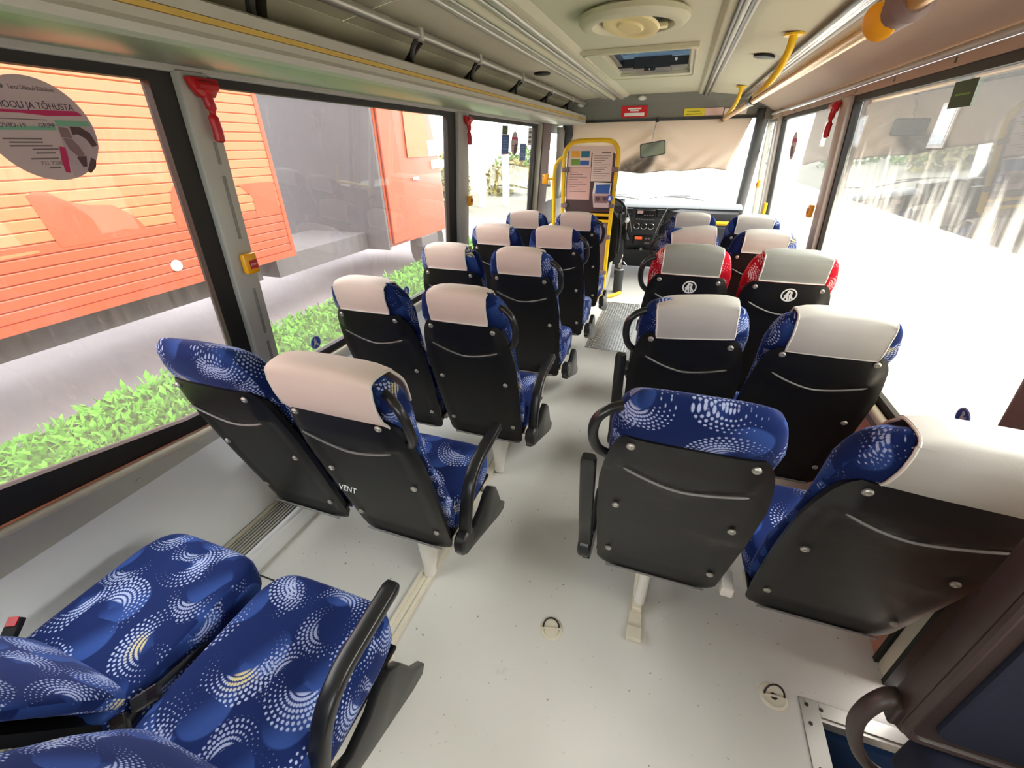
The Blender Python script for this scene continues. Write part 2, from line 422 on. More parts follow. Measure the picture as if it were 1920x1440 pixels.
def link(name, me, parent=None, loc=None, rot=None):
    o = bpy.data.objects.new(name, me); COL.objects.link(o)
    if parent is not None: o.parent = parent
    if loc is not None: o.location = loc
    if rot is not None: o.rotation_euler = rot
    return o
def part(name, mb, mat, parent=None, **kw):
    loc = kw.pop('loc', None); rot = kw.pop('rot', None); label = kw.pop('label', None)
    o = link(name, mb.mesh(name, mat, **kw), parent, loc, rot)
    if label: o['label'] = label
    return o
def thing(name, label, cat, loc=(0, 0, 0), rot=(0, 0, 0), group=None):
    o = bpy.data.objects.new(name, None); COL.objects.link(o); o.empty_display_size = 0.05
    o.location = loc; o.rotation_euler = rot
    o['label'] = label; o['category'] = cat
    if group: o['group'] = group
    return o
def struct(name, mb=None, mat=None, **kw):
    o = part(name, mb, mat, **kw) if mb else bpy.data.objects.new(name, None)
    if not mb: COL.objects.link(o)
    o['kind'] = 'structure'; return o
def bez(pts, n=8):
    """smooth path through the points (Catmull-Rom)"""
    P = [Vector(p) for p in pts]; out = []
    for i in range(len(P) - 1):
        p0 = P[max(i - 1, 0)]; p1 = P[i]; p2 = P[i + 1]; p3 = P[min(i + 2, len(P) - 1)]
        for k in range(n):
            u = k / n
            out.append(0.5 * ((2 * p1) + (p2 - p0) * u + (2 * p0 - 5 * p1 + 4 * p2 - p3) * u * u + (3 * p1 - p0 - 3 * p2 + p3) * u ** 3))
    out.append(P[-1]); return out
def lerp_tab(tab, z):
    for (a, va), (b_, vb) in zip(tab, tab[1:]):
        if z <= b_: return va + (vb - va) * max(0, (z - a)) / (b_ - a)
    return tab[-1][1]
def text_mesh(txt, size, mat, depth=0.0006, align='LEFT'):
    cu = bpy.data.curves.new('t', 'FONT'); cu.body = txt; cu.size = size; cu.extrude = depth; cu.align_x = align
    o = bpy.data.objects.new('t', cu); COL.objects.link(o)
    dg = bpy.context.evaluated_depsgraph_get(); dg.update()
    me = bpy.data.meshes.new_from_object(o.evaluated_get(dg))
    bpy.data.objects.remove(o); bpy.data.curves.remove(cu)
    me.materials.clear(); me.materials.append(M[mat]); return me

# ------------------------------------------------------------------ wall geometry
LEAN = 0.0684; ZT = 1.797
def WP(side, y, z, off=0.0):
    """point on the side window plane; off moves it into the saloon"""
    xt = 1.600 if side < 0 else 0.883
    x = side * (xt + LEAN * (ZT - z)) - side * off
    return Vector((x, y, z))
def wall_poly(side, pts, off0, off1):
    mb = MB(); d = Vector((-side * (off1 - off0), 0, 0))
    mb.prism([WP(side, y, z, off0) for y, z in pts], d); return mb
Y0, Y1 = -1.10, 6.0        # saloon ends
YF = 7.05

# ================================================================== SETTING
# floor with a step well at the rear right
mb = MB()
mb.box((-1.70, Y0, -0.05), (0.68, YF, 0.0))
mb.box((0.68, 0.93, -0.05), (1.02, YF, 0.0))
mb.box((0.68, Y0, -0.05), (1.02, -0.10, 0.0))
floor = struct('floor', mb, 'floor')
well = MB()
well.box((0.68, -0.10, -0.34), (1.02, 0.93, -0.30))
well.box((0.66, -0.10, -0.30), (0.68, 0.93, -0.05)); well.box((0.68, 0.91, -0.30), (1.02, 0.93, -0.05)); well.box((0.68, -0.12, -0.30), (1.02, -0.10, -0.05))
part('step_well', well, 'wellblue', floor)
tr = MB()
tr.box((0.640, -0.1, 0.0005), (0.695, 0.975, 0.006)); tr.box((0.695, 0.93, 0.0005), (0.93, 0.975, 0.006))
tr.box((0.684, -0.1, -0.035), (0.695, 0.93, 0.0005)); tr.box((0.695, 0.919, -0.035), (0.93, 0.93, 0.0005))
tr1 = struct('trim_1', tr, 'alu', bevel=0.001)
for x, y in ((0.66, 0.955), (0.66, 0.90), (0.70, 0.952), (0.66, 0.78), (0.80, 0.952)):
    part('screw', MB().cyl((x, y, 0.006), (x, y, 0.0075), 0.006, seg=10), 'darkmetal', tr1)
# seat track along the aisle
tk = MB()
tk.box((-0.785, Y0, 0.0003), (-0.722, 5.0, 0.010))
tk.box((-0.783, Y0, 0.010), (-0.767, 5.0, 0.016)); tk.box((-0.740, Y0, 0.010), (-0.724, 5.0, 0.016))
struct('trim_2', tk, 'creamsteel', bevel=0.001)
# floor seam on the left bay (loose sheet under the seats)
sm = MB(); sm.box((-1.45, 0.735, 0.0003), (-0.80, 0.742, 0.0012)); sm.box((-1.45, 2.2, 0.0003), (-0.80, 2.206, 0.0012))
struct('trim_3', sm, 'darkmetal')

# ---- left wall
mb = MB()
mb.prism([(-1.66, Y0, 0.548), (-1.60, Y0, 0.02), (-1.63, Y0, 0.02), (-1.70, Y0, 0.548)], (0, YF - Y0, 0))
wl = struct('wall_left', mb, 'panel')
def ledge(side, ys):
    rings = []
    for y, zt, zb in ys:
        s = side; xw = abs(WP(side, y, zt).x)
        rings.append([Vector((s * (xw - 0.022), y, zb)), Vector((s * (xw - 0.045), y, zt - 0.035)), Vector((s * (xw - 0.048), y, zt - 0.015)), Vector((s * (xw - 0.036), y, zt)), Vector((s * (xw + 0.03), y, zt + 0.002)), Vector((s * (xw + 0.03), y, zb))])
    return MB().loft(rings)
LY = [(Y0, 0.79, 0.535), (0.30, 0.672, 0.538), (0.90, 0.617, 0.545), (YF, 0.617, 0.545)]
part('window_ledge', ledge(-1, LY), 'grey', wl, smooth=25)
part('ledge_rail', MB().tube([WP(-1, y, z - 0.003, 0.040) for y, z, _ in LY], 0.014, 10), 'creamsteel', wl, smooth=True)
for y in (0.62, 1.62, 2.6):
    part('screw', MB().cyl(WP(-1, y, 0.585, 0.043), WP(-1, y, 0.585, 0.050), 0.010, seg=12), 'grey', wl, smooth=30)
# header band above the windows, then the carpeted wall behind the rack
part('header_trim', wall_poly(-1, [(Y0, 1.822), (5.45, 1.822), (5.45, 1.858), (Y0, 1.858)], -0.02, 0.035), 'grey', wl, bevel=0.004)
mb = MB(); mb.prism([(-1.60, Y0, 1.855), (-1.52, Y0, 1.97), (-1.35, Y0, 2.045), (-1.35, Y0, 2.075), (-1.55, Y0, 2.0), (-1.64, Y0, 1.855)], (0, Y1 - Y0, 0))
part('upper_lining', mb, 'ceil2', wl)
def pillar(side, y0, y1, mat, z0, z1, par, off=0.05, slots=True):
    p = part('pillar', wall_poly(side, [(y0, z0), (y1, z0), (y1, z1), (y0, z1)], -0.03, off), mat, par, bevel=0.012, smooth=30)
    return p
def slot(par, side, y, z0, z1):  # darker raised strip standing in for a shaded pillar groove
    part('slot', MB().tube(bez([WP(side, y, z0, 0.0488), WP(side, y, (z0 + z1) / 2, 0.0488), WP(side, y, z1, 0.0488)], 2), 0.0065, 8), 'greyrough', par, smooth=True)  # raised strip, the groove's shade put into its darker grey
p1 = pillar(-1, 1.195, 1.305, 'grey', 0.60, 1.83, wl)
for a, b in ((0.70, 0.86), (0.90, 1.10), (1.30, 1.52), (1.56, 1.63)): slot(wl, -1, 1.262, a, b)
p2 = pillar(-1, 3.24, 3.42, 'grey', 0.60, 1.83, wl)
p3 = pillar(-1, 5.34, 5.46, 'grey', 0.60, 1.83, wl)
part('front_pillar_cover', wall_poly(-1, [(5.46, 0.55), (5.82, 0.55), (5.82, 1.90), (5.46, 1.90)], -0.03, 0.06), 'brownpil', wl, bevel=0.01)
part('rear_wall_panel', wall_poly(-1, [(Y0, 0.6), (-0.76, 0.6), (-0.76, 1.83), (Y0, 1.83)], -0.03, 0.02), 'grey', wl)
part('cab_door_panel', wall_poly(-1, [(5.82, -0.05), (YF, -0.05), (YF, 0.95), (5.82, 0.95)], -0.03, 0.02), 'dash', wl)
part('cab_door_header', wall_poly(-1, [(5.82, 1.75), (6.5, 1.75), (6.5, 1.95), (5.82, 1.95)], -0.03, 0.03), 'header', wl)

# ---- windows
WN = [0]
def window(side, y0, y1, zb, gmat, o0, o1, zt=1.795, zob=None, label=None):
    """zb: list of (y,z) along the lower glass edge from y0 to y1; o0,o1 outer frame ends"""
    WN[0] += 1
    nm = 'window_%d' % WN[0]
    mb = MB(); of = (-0.015, 0.022)
    d = Vector((-side * (of[1] - of[0]), 0, 0))
    def strip(pts): mb.prism([WP(side, y, z, of[0]) for y, z in pts], d)
    lo = zob or [(o0, 0.625), (o1, 0.625)]
    strip([(o0, zt), (o1, zt), (o1, 1.824), (o0, 1.824)])
    strip([(o0, lo[0][1])] + [(y0, zb[0][1])] + [(y0, zt), (o0, zt)])
    strip([(y1, zb[-1][1]), (o1, lo[-1][1]), (o1, zt), (y1, zt)])
    strip([(y, z) for y, z in zb] + [(y, z) for y, z in reversed(lo)])
    f = struct(nm, mb, 'rubber')
    g = MB(); pts = [(y, z) for y, z in zb] + [(y1, zt), (y0, zt)]
    g.prism([WP(side, y, z, 0.0) for y, z in pts], Vector((side * 0.005, 0, 0)))
    part('pane', g, gmat, f)
    return f
window(-1, -0.66, 1.118, [(-0.66, 0.86), (0.35, 0.784), (0.85, 0.690), (1.118, 0.675)], 'glassL', -0.76, 1.20, zob=[(-0.76, 0.77), (0.30, 0.685), (0.90, 0.628), (1.20, 0.622)])
window(-1, 1.302, 3.115, [(1.302, 0.662), (3.115, 0.662)], 'glassL', 1.29, 3.25)
window(-1, 3.425, 5.235, [(3.425, 0.662), (5.235, 0.662)], 'glassC', 3.40, 5.35)
window(1, 1.32, 3.270, [(1.32, 0.672), (3.270, 0.672)], 'glassR', 1.26, 3.31)
window(1, 3.465, 5.320, [(3.465, 0.672), (5.320, 0.672)], 'glassC', 3.42, 5.36)

# ---- right wall
mb = MB()
mb.prism([(0.945, 1.2, 0.548), (0.93, 1.2, 0.0), (0.97, 1.2, 0.0), (1.0, 1.2, 0.548)], (0, 5.4 - 1.2, 0))
wr = struct('wall_right', mb, 'beigewall')
RY = [(1.2, 0.625, 0.545), (5.4, 0.625, 0.545)]
part('window_ledge', ledge(1, RY), 'greyrough', wr, smooth=25)
part('ledge_rail', MB().tube([WP(1, y, z - 0.003, 0.042) for y, z, _ in RY], 0.020, 10), 'creamsteel', wr, smooth=True)
part('header_strip', wall_poly(1, [(Y0, 1.826), (6.0, 1.826), (6.0, 1.862), (Y0, 1.862)], -0.02, 0.026), 'tan', wr, bevel=0.003)
part('header_rail', MB().tube([WP(1, Y0, 1.876, 0.03), WP(1, 6.0, 1.876, 0.03)], 0.013, 10), 'grey', wr, smooth=True)
for k in range(8):
    part('clip', MB().box((0.853, 1.72 + 0.52 * k, 1.838), (0.858, 1.735 + 0.52 * k, 1.858)), 'darkmetal', wr)
pillar(1, 3.295, 3.43, 'grey', 0.60, 1.83, wr)
part('pillar_edge', wall_poly(1, [(3.425, 0.63), (3.462, 0.63), (3.462, 1.82), (3.425, 1.82)], 0.0, 0.04), 'brownpil', wr, bevel=0.008)
pillar(1, 5.34, 5.44, 'grey', 0.0, 1.83, wr)
part('pillar_cover', wall_poly(1, [(1.18, 0.66), (1.285, 0.66), (1.285, 1.83), (1.18, 1.83)], -0.03, 0.05), 'brownpil', wr, bevel=0.012)
mb = MB(); mb.prism([(0.872, Y0, 1.885), (0.80, Y0, 1.935), (0.70, Y0, 1.985), (0.60, Y0, 2.035), (0.555, Y0, 2.052), (0.56, Y0, 2.08), (0.72, Y0, 2.01), (0.91, Y0, 1.91)], (0, 5.95 - Y0, 0))
part('cove_lining', mb, 'tan', wr, smooth=40)
# rear right door beside the step well
d1 = struct('door_1', wall_poly(1, [(-0.12, -0.30), (1.10, -0.30), (1.10, 0.85), (-0.12, 0.85)], -0.05, -0.01), 'beigewall')
part('door_frame', wall_poly(1, [(-0.12, 1.72), (1.10, 1.72), (1.10, 1.83), (-0.12, 1.83)], -0.05, 0.0), 'rubber', d1)
part('pane', wall_poly(1, [(-0.05, 0.85), (1.05, 0.85), (1.05, 1.72), (-0.05, 1.72)], -0.03, -0.025), 'glassR', d1)
part('door_post', MB().hexa([(0.925, 1.125, 0.0), (0.975, 1.125, 0.0), (0.975, 1.185, 0.0), (0.925, 1.185, 0.0)], [(0.925, 1.125, 0.70), (0.975, 1.125, 0.70), (0.975, 1.185, 0.70), (0.925, 1.185, 0.70)]), 'creamsteel', wr, bevel=0.008, smooth=30)
for y in (1.108, 1.186):
    part('rubber_seal', MB().box((0.918, y, 0.0), (0.96, y + 0.017, 0.70)), 'rubber', wr)
part('rear_panel', wall_poly(1, [(Y0, -0.02), (-0.12, -0.02), (-0.12, 1.83), (Y0, 1.83)], -0.03, 0.0), 'grey', wr)
# front right entrance door
d2 = struct('door_2', wall_poly(1, [(5.45, 0.0), (6.35, 0.0), (6.35, 0.75), (5.45, 0.75)], -0.04, 0.0), 'grey')
for a, b in ((5.45, 5.53), (5.78, 5.86), (6.27, 6.35)):
    part('door_stile', wall_poly(1, [(a, 0.75), (b, 0.75), (b, 1.83), (a, 1.83)], -0.04, 0.01), 'grey' if a > 5.5 else 'brownpil', d2, bevel=0.008)
for a, b in ((5.53, 5.78), (5.86, 6.27)):
    part('pane', wall_poly(1, [(a, 0.75), (b, 0.75), (b, 1.83), (a, 1.83)], -0.025, -0.02), 'glassC', d2)
part('door_header', wall_poly(1, [(5.4, 1.80), (6.35, 1.80), (6.35, 1.90), (5.4, 1.90)], -0.04, 0.02), 'header', d2)

# ---- rear wall with its window
mb = MB()
mb.box((-1.75, Y0 - 0.04, -0.05), (1.05, Y0, 1.22)); mb.box((-1.75, Y0 - 0.04, 1.75), (1.05, Y0, 2.2))
mb.box((-1.75, Y0 - 0.04, 1.22), (-1.10, Y0, 1.75)); mb.box((0.40, Y0 - 0.04, 1.22), (1.05, Y0, 1.75))
wb = struct('wall_back', mb, 'grey')
part('pane', MB().box((-1.10, Y0 - 0.022, 1.22), (0.40, Y0 - 0.016, 1.75)), 'glassC', wb)

# ---- ceiling
HX0, HX1, HY0, HY1 = -0.56, -0.04, 3.24, 4.22
CE = 5.90
mb = MB()
for x0, x1, y0, y1 in ((-0.72, HX0, Y0, CE), (HX1, 0.12, Y0, CE), (HX0, HX1, Y0, HY0), (HX0, HX1, HY1, CE)):
    mb.box((x0, y0, 2.105), (x1, y1, 2.13))
cl = struct('ceiling', mb, 'ceil')
ys = [Y0, 0.2, 1.82, 3.55, CE]
for a, b in zip(ys, ys[1:]):
    a += 0.003; b -= 0.003
    mb = MB(); mb.prism([(-0.955, a, 2.090), (-1.12, a, 2.085), (-1.352, a, 2.046), (-1.352, a, 2.07), (-1.12, a, 2.115), (-0.955, a, 2.12)], (0, b - a, 0))
    part('ceiling_panel', mb, 'ceil2', cl, smooth=40)
    mb = MB(); mb.prism([(0.185, a, 2.095), (0.30, a, 2.078), (0.555, a, 2.052), (0.555, a, 2.08), (0.30, a, 2.11), (0.185, a, 2.125)], (0, b - a, 0))
    part('ceiling_panel', mb, 'ceil2', cl, smooth=40)
part('bevel_strip', MB().prism([(0.12, Y0, 2.105), (0.06, Y0, 2.105), (0.085, Y0, 2.082), (0.12, Y0, 2.078)], (0, CE - Y0, 0)), 'ceil', cl, bevel=0.004)
part('bevel_strip', MB().prism([(-0.72, Y0, 2.105), (-0.655, Y0, 2.105), (-0.69, Y0, 2.082), (-0.72, Y0, 2.078)], (0, CE - Y0, 0)), 'ceil', cl, bevel=0.004)

def light_strip(label, x0, x1, z0, z1, ridges):
    t_ = thing('light_strip', label, 'light strip', ((x0 + x1) / 2, Y0, min(z0, z1)), group=None)
    cx, cz = (x0 + x1) / 2, min(z0, z1)
    L = CE - 0.02 - Y0
    mb = MB(); mb.prism([(x0 - cx, 0, z0 - cz), (x1 - cx, 0, z1 - cz), (x1 - cx, 0, z1 - cz + 0.03), (x0 - cx, 0, z0 - cz + 0.03)], (0, L, 0))
    part('housing', mb, 'ceil', t_)
    for f, r, m in ridges:
        x = x0 + (x1 - x0) * f - cx; z = z0 + (z1 - z0) * f - cz
        part('profile_ridge', MB().tube([(x, 0.0, z), (x, L, z)], r, 10), m, t_, smooth=True)
    return t_
light_strip('long ribbed aluminium light strip on ceiling left of the round vent', -0.955, -0.72, 2.075, 2.075, ((0.08, 0.014, 'alu'), (0.30, 0.011, 'alu'), (0.52, 0.02, 'ceil'), (0.72, 0.012, 'alu'), (0.92, 0.018, 'alu')))
light_strip('long ribbed aluminium light strip on ceiling right of the roof hatch', 0.12, 0.185, 2.075, 2.075, ((0.1, 0.010, 'darkmetal'), (0.42, 0.014, 'alu'), (0.75, 0.010, 'darkmetal'), (0.98, 0.010, 'alu')))
light_strip('long chrome light strip behind the right handrail where ceiling meets cove', 0.50, 0.575, 2.045, 2.035, ((0.1, 0.012, 'darkmetal'), (0.36, 0.014, 'chrome'), (0.62, 0.014, 'chrome'), (0.92, 0.014, 'alu')))

# ---- front header above the windscreen
xs = [-1.42, -1.2, -0.9, -0.6, -0.3, 0.0, 0.3, 0.6, 0.80]
rings = []
for x in xs:
    k = (x + 0.31) / 1.11; zt = 2.115 - 0.05 * k * k
    rings.append([Vector((x, 5.895, zt + 0.02)), Vector((x, 5.90, zt - 0.005)), Vector((x, 5.955, zt - 0.06)), Vector((x, 5.985, 2.02)), Vector((x, 6.02, 1.90)), Vector((x, 6.03, 1.868)), Vector((x, 6.30, 1.875)), Vector((x, 6.30, 2.2))])
wf = struct('wall_front', MB().loft(rings), 'header', smooth=35)
part('header_fold', MB().tube(bez([(x, 5.966, 2.055 - 0.05 * ((x + 0.31) / 1.11) ** 2) for x in xs], 3), 0.006, 8), 'header', wf, smooth=True)
part('curtain_rail', MB().box((-1.35, 6.012, 1.848), (0.72, 6.035, 1.869)), 'blackgloss', wf)
for sx_ in (-1, 1):
    x0, x1 = (0.775, 0.875) if sx_ > 0 else (-1.40, -1.48)
    part('corner_post', MB().tube(bez([(x0 * 1.0, 6.02, 1.93), (x0, 6.06, 1.80), (x0 + (x1 - x0) * 0.5, 6.5, 1.35), (x1, 6.98, 0.83), (x1, 7.02, 0.70)], 5), [0.07] * 3 + [0.062] * 18, 12), 'dash', wf, smooth=True)
part('header_side', MB().box((-1.64, 5.82, 1.86), (-1.40, 6.3, 2.15)), 'header', wf)
part('header_side', MB().box((0.78, 5.93, 1.83), (0.95, 6.3, 2.15)), 'header', wf)
ws = struct('window_6', MB().hexa([(-1.47, 7.02, 0.80), (0.87, 7.02, 0.80), (0.87, 7.05, 0.80), (-1.47, 7.05, 0.80)], [(-1.47, 7.005, 0.85), (0.87, 7.005, 0.85), (0.87, 7.04, 0.85), (-1.47, 7.04, 0.85)]), 'rubber')
part('pane', MB().hexa([(-1.46, 7.01, 0.845), (0.865, 7.01, 0.845), (0.865, 7.016, 0.845), (-1.46, 7.016, 0.845)], [(-1.38, 6.20, 1.885), (0.77, 6.20, 1.885), (0.77, 6.206, 1.885), (-1.38, 6.206, 1.885)]), 'glassC', ws)
part('side_glass', wall_poly(-1, [(5.84, 0.95), (6.95, 0.95), (6.5, 1.75), (5.84, 1.75)], -0.01, -0.005), 'glassC', ws)

# ---- heater duct along the left wall
hb = MB(); hb.prism([(-1.60, Y0, 0.0), (-1.46, Y0, 0.0), (-1.455, Y0, 0.085), (-1.47, Y0, 0.10), (-1.60, Y0, 0.105)], (0, 5.0 - Y0, 0))
bb = struct('baseboard_left', hb, 'panel')
for k in range(6):
    x = -1.575 + k * 0.016
    part('grille_slat', MB().box((x, Y0 + 0.02, 0.1055), (x + 0.007, 4.98, 0.1125)), 'grey', bb)
part('grille_bed', MB().box((-1.582, Y0 + 0.02, 0.1035), (-1.482, 4.98, 0.1052)), 'rubber', bb)
part('duct_edge', MB().box((-1.598, Y0 + 0.02, 0.104), (-1.584, 4.98, 0.118)), 'creamsteel', bb)
part('duct_edge', MB().box((-1.480, Y0 + 0.02, 0.100), (-1.463, 4.98, 0.109)), 'panel', bb)

# ================================================================== SEATS
def yb(z): return 0.3217 - 0.28 * z
SHELL_HW = [(0.262, 0.180), (0.285, 0.200), (0.6, 0.214), (0.78, 0.214), (0.86, 0.203), (0.92, 0.190), (0.955, 0.174), (0.974, 0.156)]
UP_HW = [(0.29, 0.185), (0.4, 0.206), (0.6, 0.212), (0.78, 0.203), (0.9, 0.198), (0.98, 0.198), (1.05, 0.187), (1.10, 0.174), (1.135, 0.155), (1.150, 0.132)]
UP_B = [(0.29, 0.048), (0.90, 0.040), (0.985, 0.002), (1.04, 0.0), (1.10, 0.006), (1.135, 0.018), (1.150, 0.032)]
UP_F = [(0.29, 0.06), (0.4, 0.10), (0.5, 0.11), (0.6, 0.105), (0.72, 0.085), (0.80, 0.080), (0.90, 0.115), (0.98, 0.145), (1.06, 0.145), (1.11, 0.128), (1.14, 0.100), (1.150, 0.080)]
def zc(z): return z if z < 0.97 else 0.97 + (z - 0.97) * 0.78
UP_HW = [(zc(z), v) for z, v in UP_HW]; UP_B = [(zc(z), v) for z, v in UP_B]
UP_F = [(zc(z), v - (0.016 if z > 0.85 else 0.0)) for z, v in UP_F]
ZTOP = zc(1.150)
CACHE = {}
def cached(key, fn):
    if key not in CACHE: CACHE[key] = fn()
    return CACHE[key]
def smile(x): return 0.812 + 0.9 * abs(x) ** 1.6 * (1.25 if x < 0 else 0.85)
def shell_mesh(mat):
    NU, NV = 25, 44
    g = []
    for i in range(NV):
        z = 0.262 + (0.974 - 0.262) * i / (NV - 1); row = []
        hw = lerp_tab(SHELL_HW, z)
        for j in range(NU):
            u = -1 + 2 * j / (NU - 1); x = u * hw
            h = 0.012 * (1 - abs(u) ** 6)
            zp = smile(x)
            k = max(0, min(1, (z - zp) / 0.010))
            if abs(x) < 0.165: h += 0.012 * k * max(0, min(1, (0.99 - z) / 0.10)) * max(0, min(1, (0.17 - abs(x)) / 0.02))
            if z < zp: h -= 0.007 * max(0, min(1, (0.84 - abs(u)) / 0.05)) * max(0, min(1, (z - 0.315) / 0.02))
            if z < 0.30: h += 0.010 * (1 - abs((z - 0.281) / 0.019)) * (1 - abs(u) ** 6)
            row.append(Vector((x, yb(z) + 0.012 - h, z)))
        g.append(row)
    return MB().sheet(g, -0.022).mesh('back_shell', mat, smooth=35)
def uphol_mesh(mat):
    rings = []; N = 36
    zs = [0.29 + (ZTOP - 0.29) * (i / 38) for i in range(39)]
    for z in zs:
        hw = lerp_tab(UP_HW, z); b_ = yb(z) + lerp_tab(UP_B, z); f = yb(z) + lerp_tab(UP_F, z)
        rings.append((z, hw, b_, f))
    z, hw, b_, f = rings[-1]; m = (b_ + f) / 2
    rings += [(ZTOP + 0.003, hw * 0.93, m + (b_ - m) * 0.7, m + (f - m) * 0.7), (ZTOP + 0.0045, hw * 0.8, m + (b_ - m) * 0.3, m + (f - m) * 0.3)]
    R = []
    for z, hw, b_, f in rings:
        r = []; m = (b_ + f) / 2; d = (f - b_) / 2; e = 2 / 3.4
        for j in range(N):
            a = 2 * PI * j / N; c_, s_ = math.cos(a), math.sin(a)
            r.append(Vector((hw * math.copysign(abs(c_) ** e, c_), m + d * math.copysign(abs(s_) ** e, s_), z)))
        R.append(r)
    return MB().loft(R).mesh('backrest', mat, smooth='all', uv=True)
def cushion_mesh(mat, yc=0.450, hy=0.190):
    R = []; N = 48
    for z, k in ((0.345, 0.93), (0.352, 0.965), (0.375, 0.995), (0.42, 1.0), (0.45, 0.995), (0.465, 0.975), (0.474, 0.94), (0.479, 0.86), (0.482, 0.6), (0.483, 0.25)):
        r = []
        for j in range(N):
            a = 2 * PI * j / N; c_, s_ = math.cos(a), math.sin(a); e = 2 / 6.0
            x = math.copysign(abs(c_) ** e, c_); y = math.copysign(abs(s_) ** e, s_)
            r.append(Vector((0.222 * k * x * (1 - 0.02 * (y + 1)), yc + hy * k * y, z + 0.012 * y * k - 0.02 * max(0, y * k - 0.6))))
        R.append(r)
    return MB().loft(R).mesh('cushion', mat, smooth='all', uv=True)
def cover_mesh(w, zb_, zf, mat):
    path = []; ZS = zc(1.122)
    for i in range(9):
        z = zb_ + (ZS - zb_) * i / 8; path.append((yb(z) + lerp_tab(UP_B, z) - 0.008 - 0.004 * (i < 1), z))
    top = ZTOP + 0.012; yB, yF = path[-1][0], yb(ZS) + lerp_tab(UP_F, ZS) + 0.006
    for i in range(1, 10):
        a = PI * i / 10; path.append(((yB + yF) / 2 - (yF - yB) / 2 * math.copysign(abs(math.cos(a)) ** 0.75, math.cos(a)), ZS + (top - ZS) * abs(math.sin(a)) ** 0.6))
    for i in range(7):
        z = ZS - 0.004 - (ZS - 0.004 - zf) * i / 6; path.append((yb(z) + lerp_tab(UP_F, z) + 0.006, z))
    g = []
    for k, (y, z) in enumerate(path):
        g.append([Vector((w * (j / 8 - 0.5) * (1 + 0.006 * math.sin(k)), y + 0.004 * (abs(j / 4 - 1) ** 4) * (1 if z < ZS + 0.005 and k < 10 else 0), z - 0.014 * (abs(j / 4 - 1) ** 4) * (z > ZS + 0.004))) for j in range(9)])
    mb = MB().sheet(g, 0.004)
    return mb.mesh('headrest_cover', mat, smooth=50), g
def piping_mesh(g, mat):
    L = [r[0] for r in g]; R_ = [r[-1] for r in g]
    pts = list(reversed(L)) + [p for p in g[0][1:-1]] + R_
    return MB().tube([p + Vector((0, -0.002 if i < 60 else 0, 0)) for i, p in enumerate(pts)], 0.0038, 6).mesh('piping', mat, smooth=True)
NRM = Vector((0, -1, -0.28)).normalized()
def screw_mesh():
    return MB().lathe([(0.0, -0.002), (0.011, -0.002), (0.011, 0.002), (0.008, 0.005), (0.004, 0.005), (0.003, 0.003), (0.0, 0.003)], 12).mesh('screw', 'alu', smooth=40)
RZN = Vector((0, 0, 1)).rotation_difference(NRM).to_euler()
def lip_mesh():
    pts = [(x, yb(smile(x)) - 0.016, smile(x) + 0.004) for x in [-0.150 + 0.300 * i / 20 for i in range(21)]]
    return MB().tube(pts, [0.002] + [0.0036] * 19 + [0.002], 8).mesh('pocket_lip', 'lip', smooth=True)  # edge highlight put into the lip's lighter grey
def hem_mesh():
    pts = [(x, yb(0.281) - 0.012, 0.281) for x in [-0.165 + 0.33 * i / 8 for i in range(9)]]
    return MB().tube(pts, 0.004, 8).mesh('bottom_lip', 'lip', smooth=True)  # bottom edge of the black shell, its highlight painted in grey
def handle_mesh(s):
    return MB().tube(bez([(s * 0.155, 0.075, 1.058), (s * 0.197, 0.055, 1.050), (s * 0.228, 0.045, 1.020), (s * 0.236, 0.055, 0.965), (s * 0.222, 0.080, 0.905), (s * 0.185, 0.115, 0.862)], 6), 0.0135, 10).mesh('grab_handle', 'blackgloss', smooth=True)
def arm_mesh(s, upr):
    x = s * 0.248
    if upr: P = [(x, 0.245, 0.345), (x, 0.225, 0.44), (x, 0.185, 0.56), (x, 0.150, 0.70), (x, 0.118, 0.84)]
    else: P = [(x, 0.272, 0.345), (x, 0.295, 0.44), (x, 0.340, 0.535), (x, 0.405, 0.583), (x, 0.50, 0.597), (x, 0.625, 0.607)]
    pts = bez(P, 6); R = []; N = 16; n = len(pts)
    for i, p in enumerate(pts):
        tg = (pts[min(i + 1, n - 1)] - pts[max(i - 1, 0)]).normalized(); u = Vector((1, 0, 0)); v = tg.cross(u)
        k = 1.0 if 0 < i < n - 1 else 0.8
        r = []
        for j in range(N):
            a = 2 * PI * j / N; c_, s_ = math.cos(a), math.sin(a); e = 2 / 4.0
            r.append(p + u * (0.023 * k * math.copysign(abs(c_) ** e, c_)) + v * (0.016 * k * math.copysign(abs(s_) ** e, s_)))
        R.append(r)
    return MB().loft(R).mesh('armrest', 'blackgloss', smooth=40)
def wing_mesh(s):
    P = [(0.235, 0.27), (0.29, 0.235), (0.45, 0.175), (0.60, 0.115), (0.655, 0.105), (0.675, 0.135), (0.625, 0.19), (0.600, 0.26), (0.575, 0.315), (0.53, 0.355), (0.49, 0.350), (0.44, 0.315), (0.36, 0.295), (0.29, 0.33), (0.25, 0.33)]
    return MB().prism([(s * 0.223, y, z) for y, z in P], (s * 0.030, 0, 0)).mesh('side_cover', 'blackgloss', smooth=30, bevel=0.006)
def hinge_mesh(s):
    return MB().tube([(s * 0.222, 0.262, 0.325), (s * 0.232, 0.262, 0.325), (s * 0.262, 0.262, 0.325), (s * 0.27, 0.262, 0.325)], [0.036, 0.05, 0.05, 0.042], 20).mesh('armrest_hinge', 'blackgloss', smooth=35)
def legL_mesh():
    m = MB(); m.tube([(0.05, 0.33, 0.30), (0.05, 0.325, 0.26), (0.05, 0.30, 0.05), (0.05, 0.295, 0.014)], [0.060, 0.058, 0.026, 0.026], 16)
    return m.mesh('leg', 'white', smooth=40)
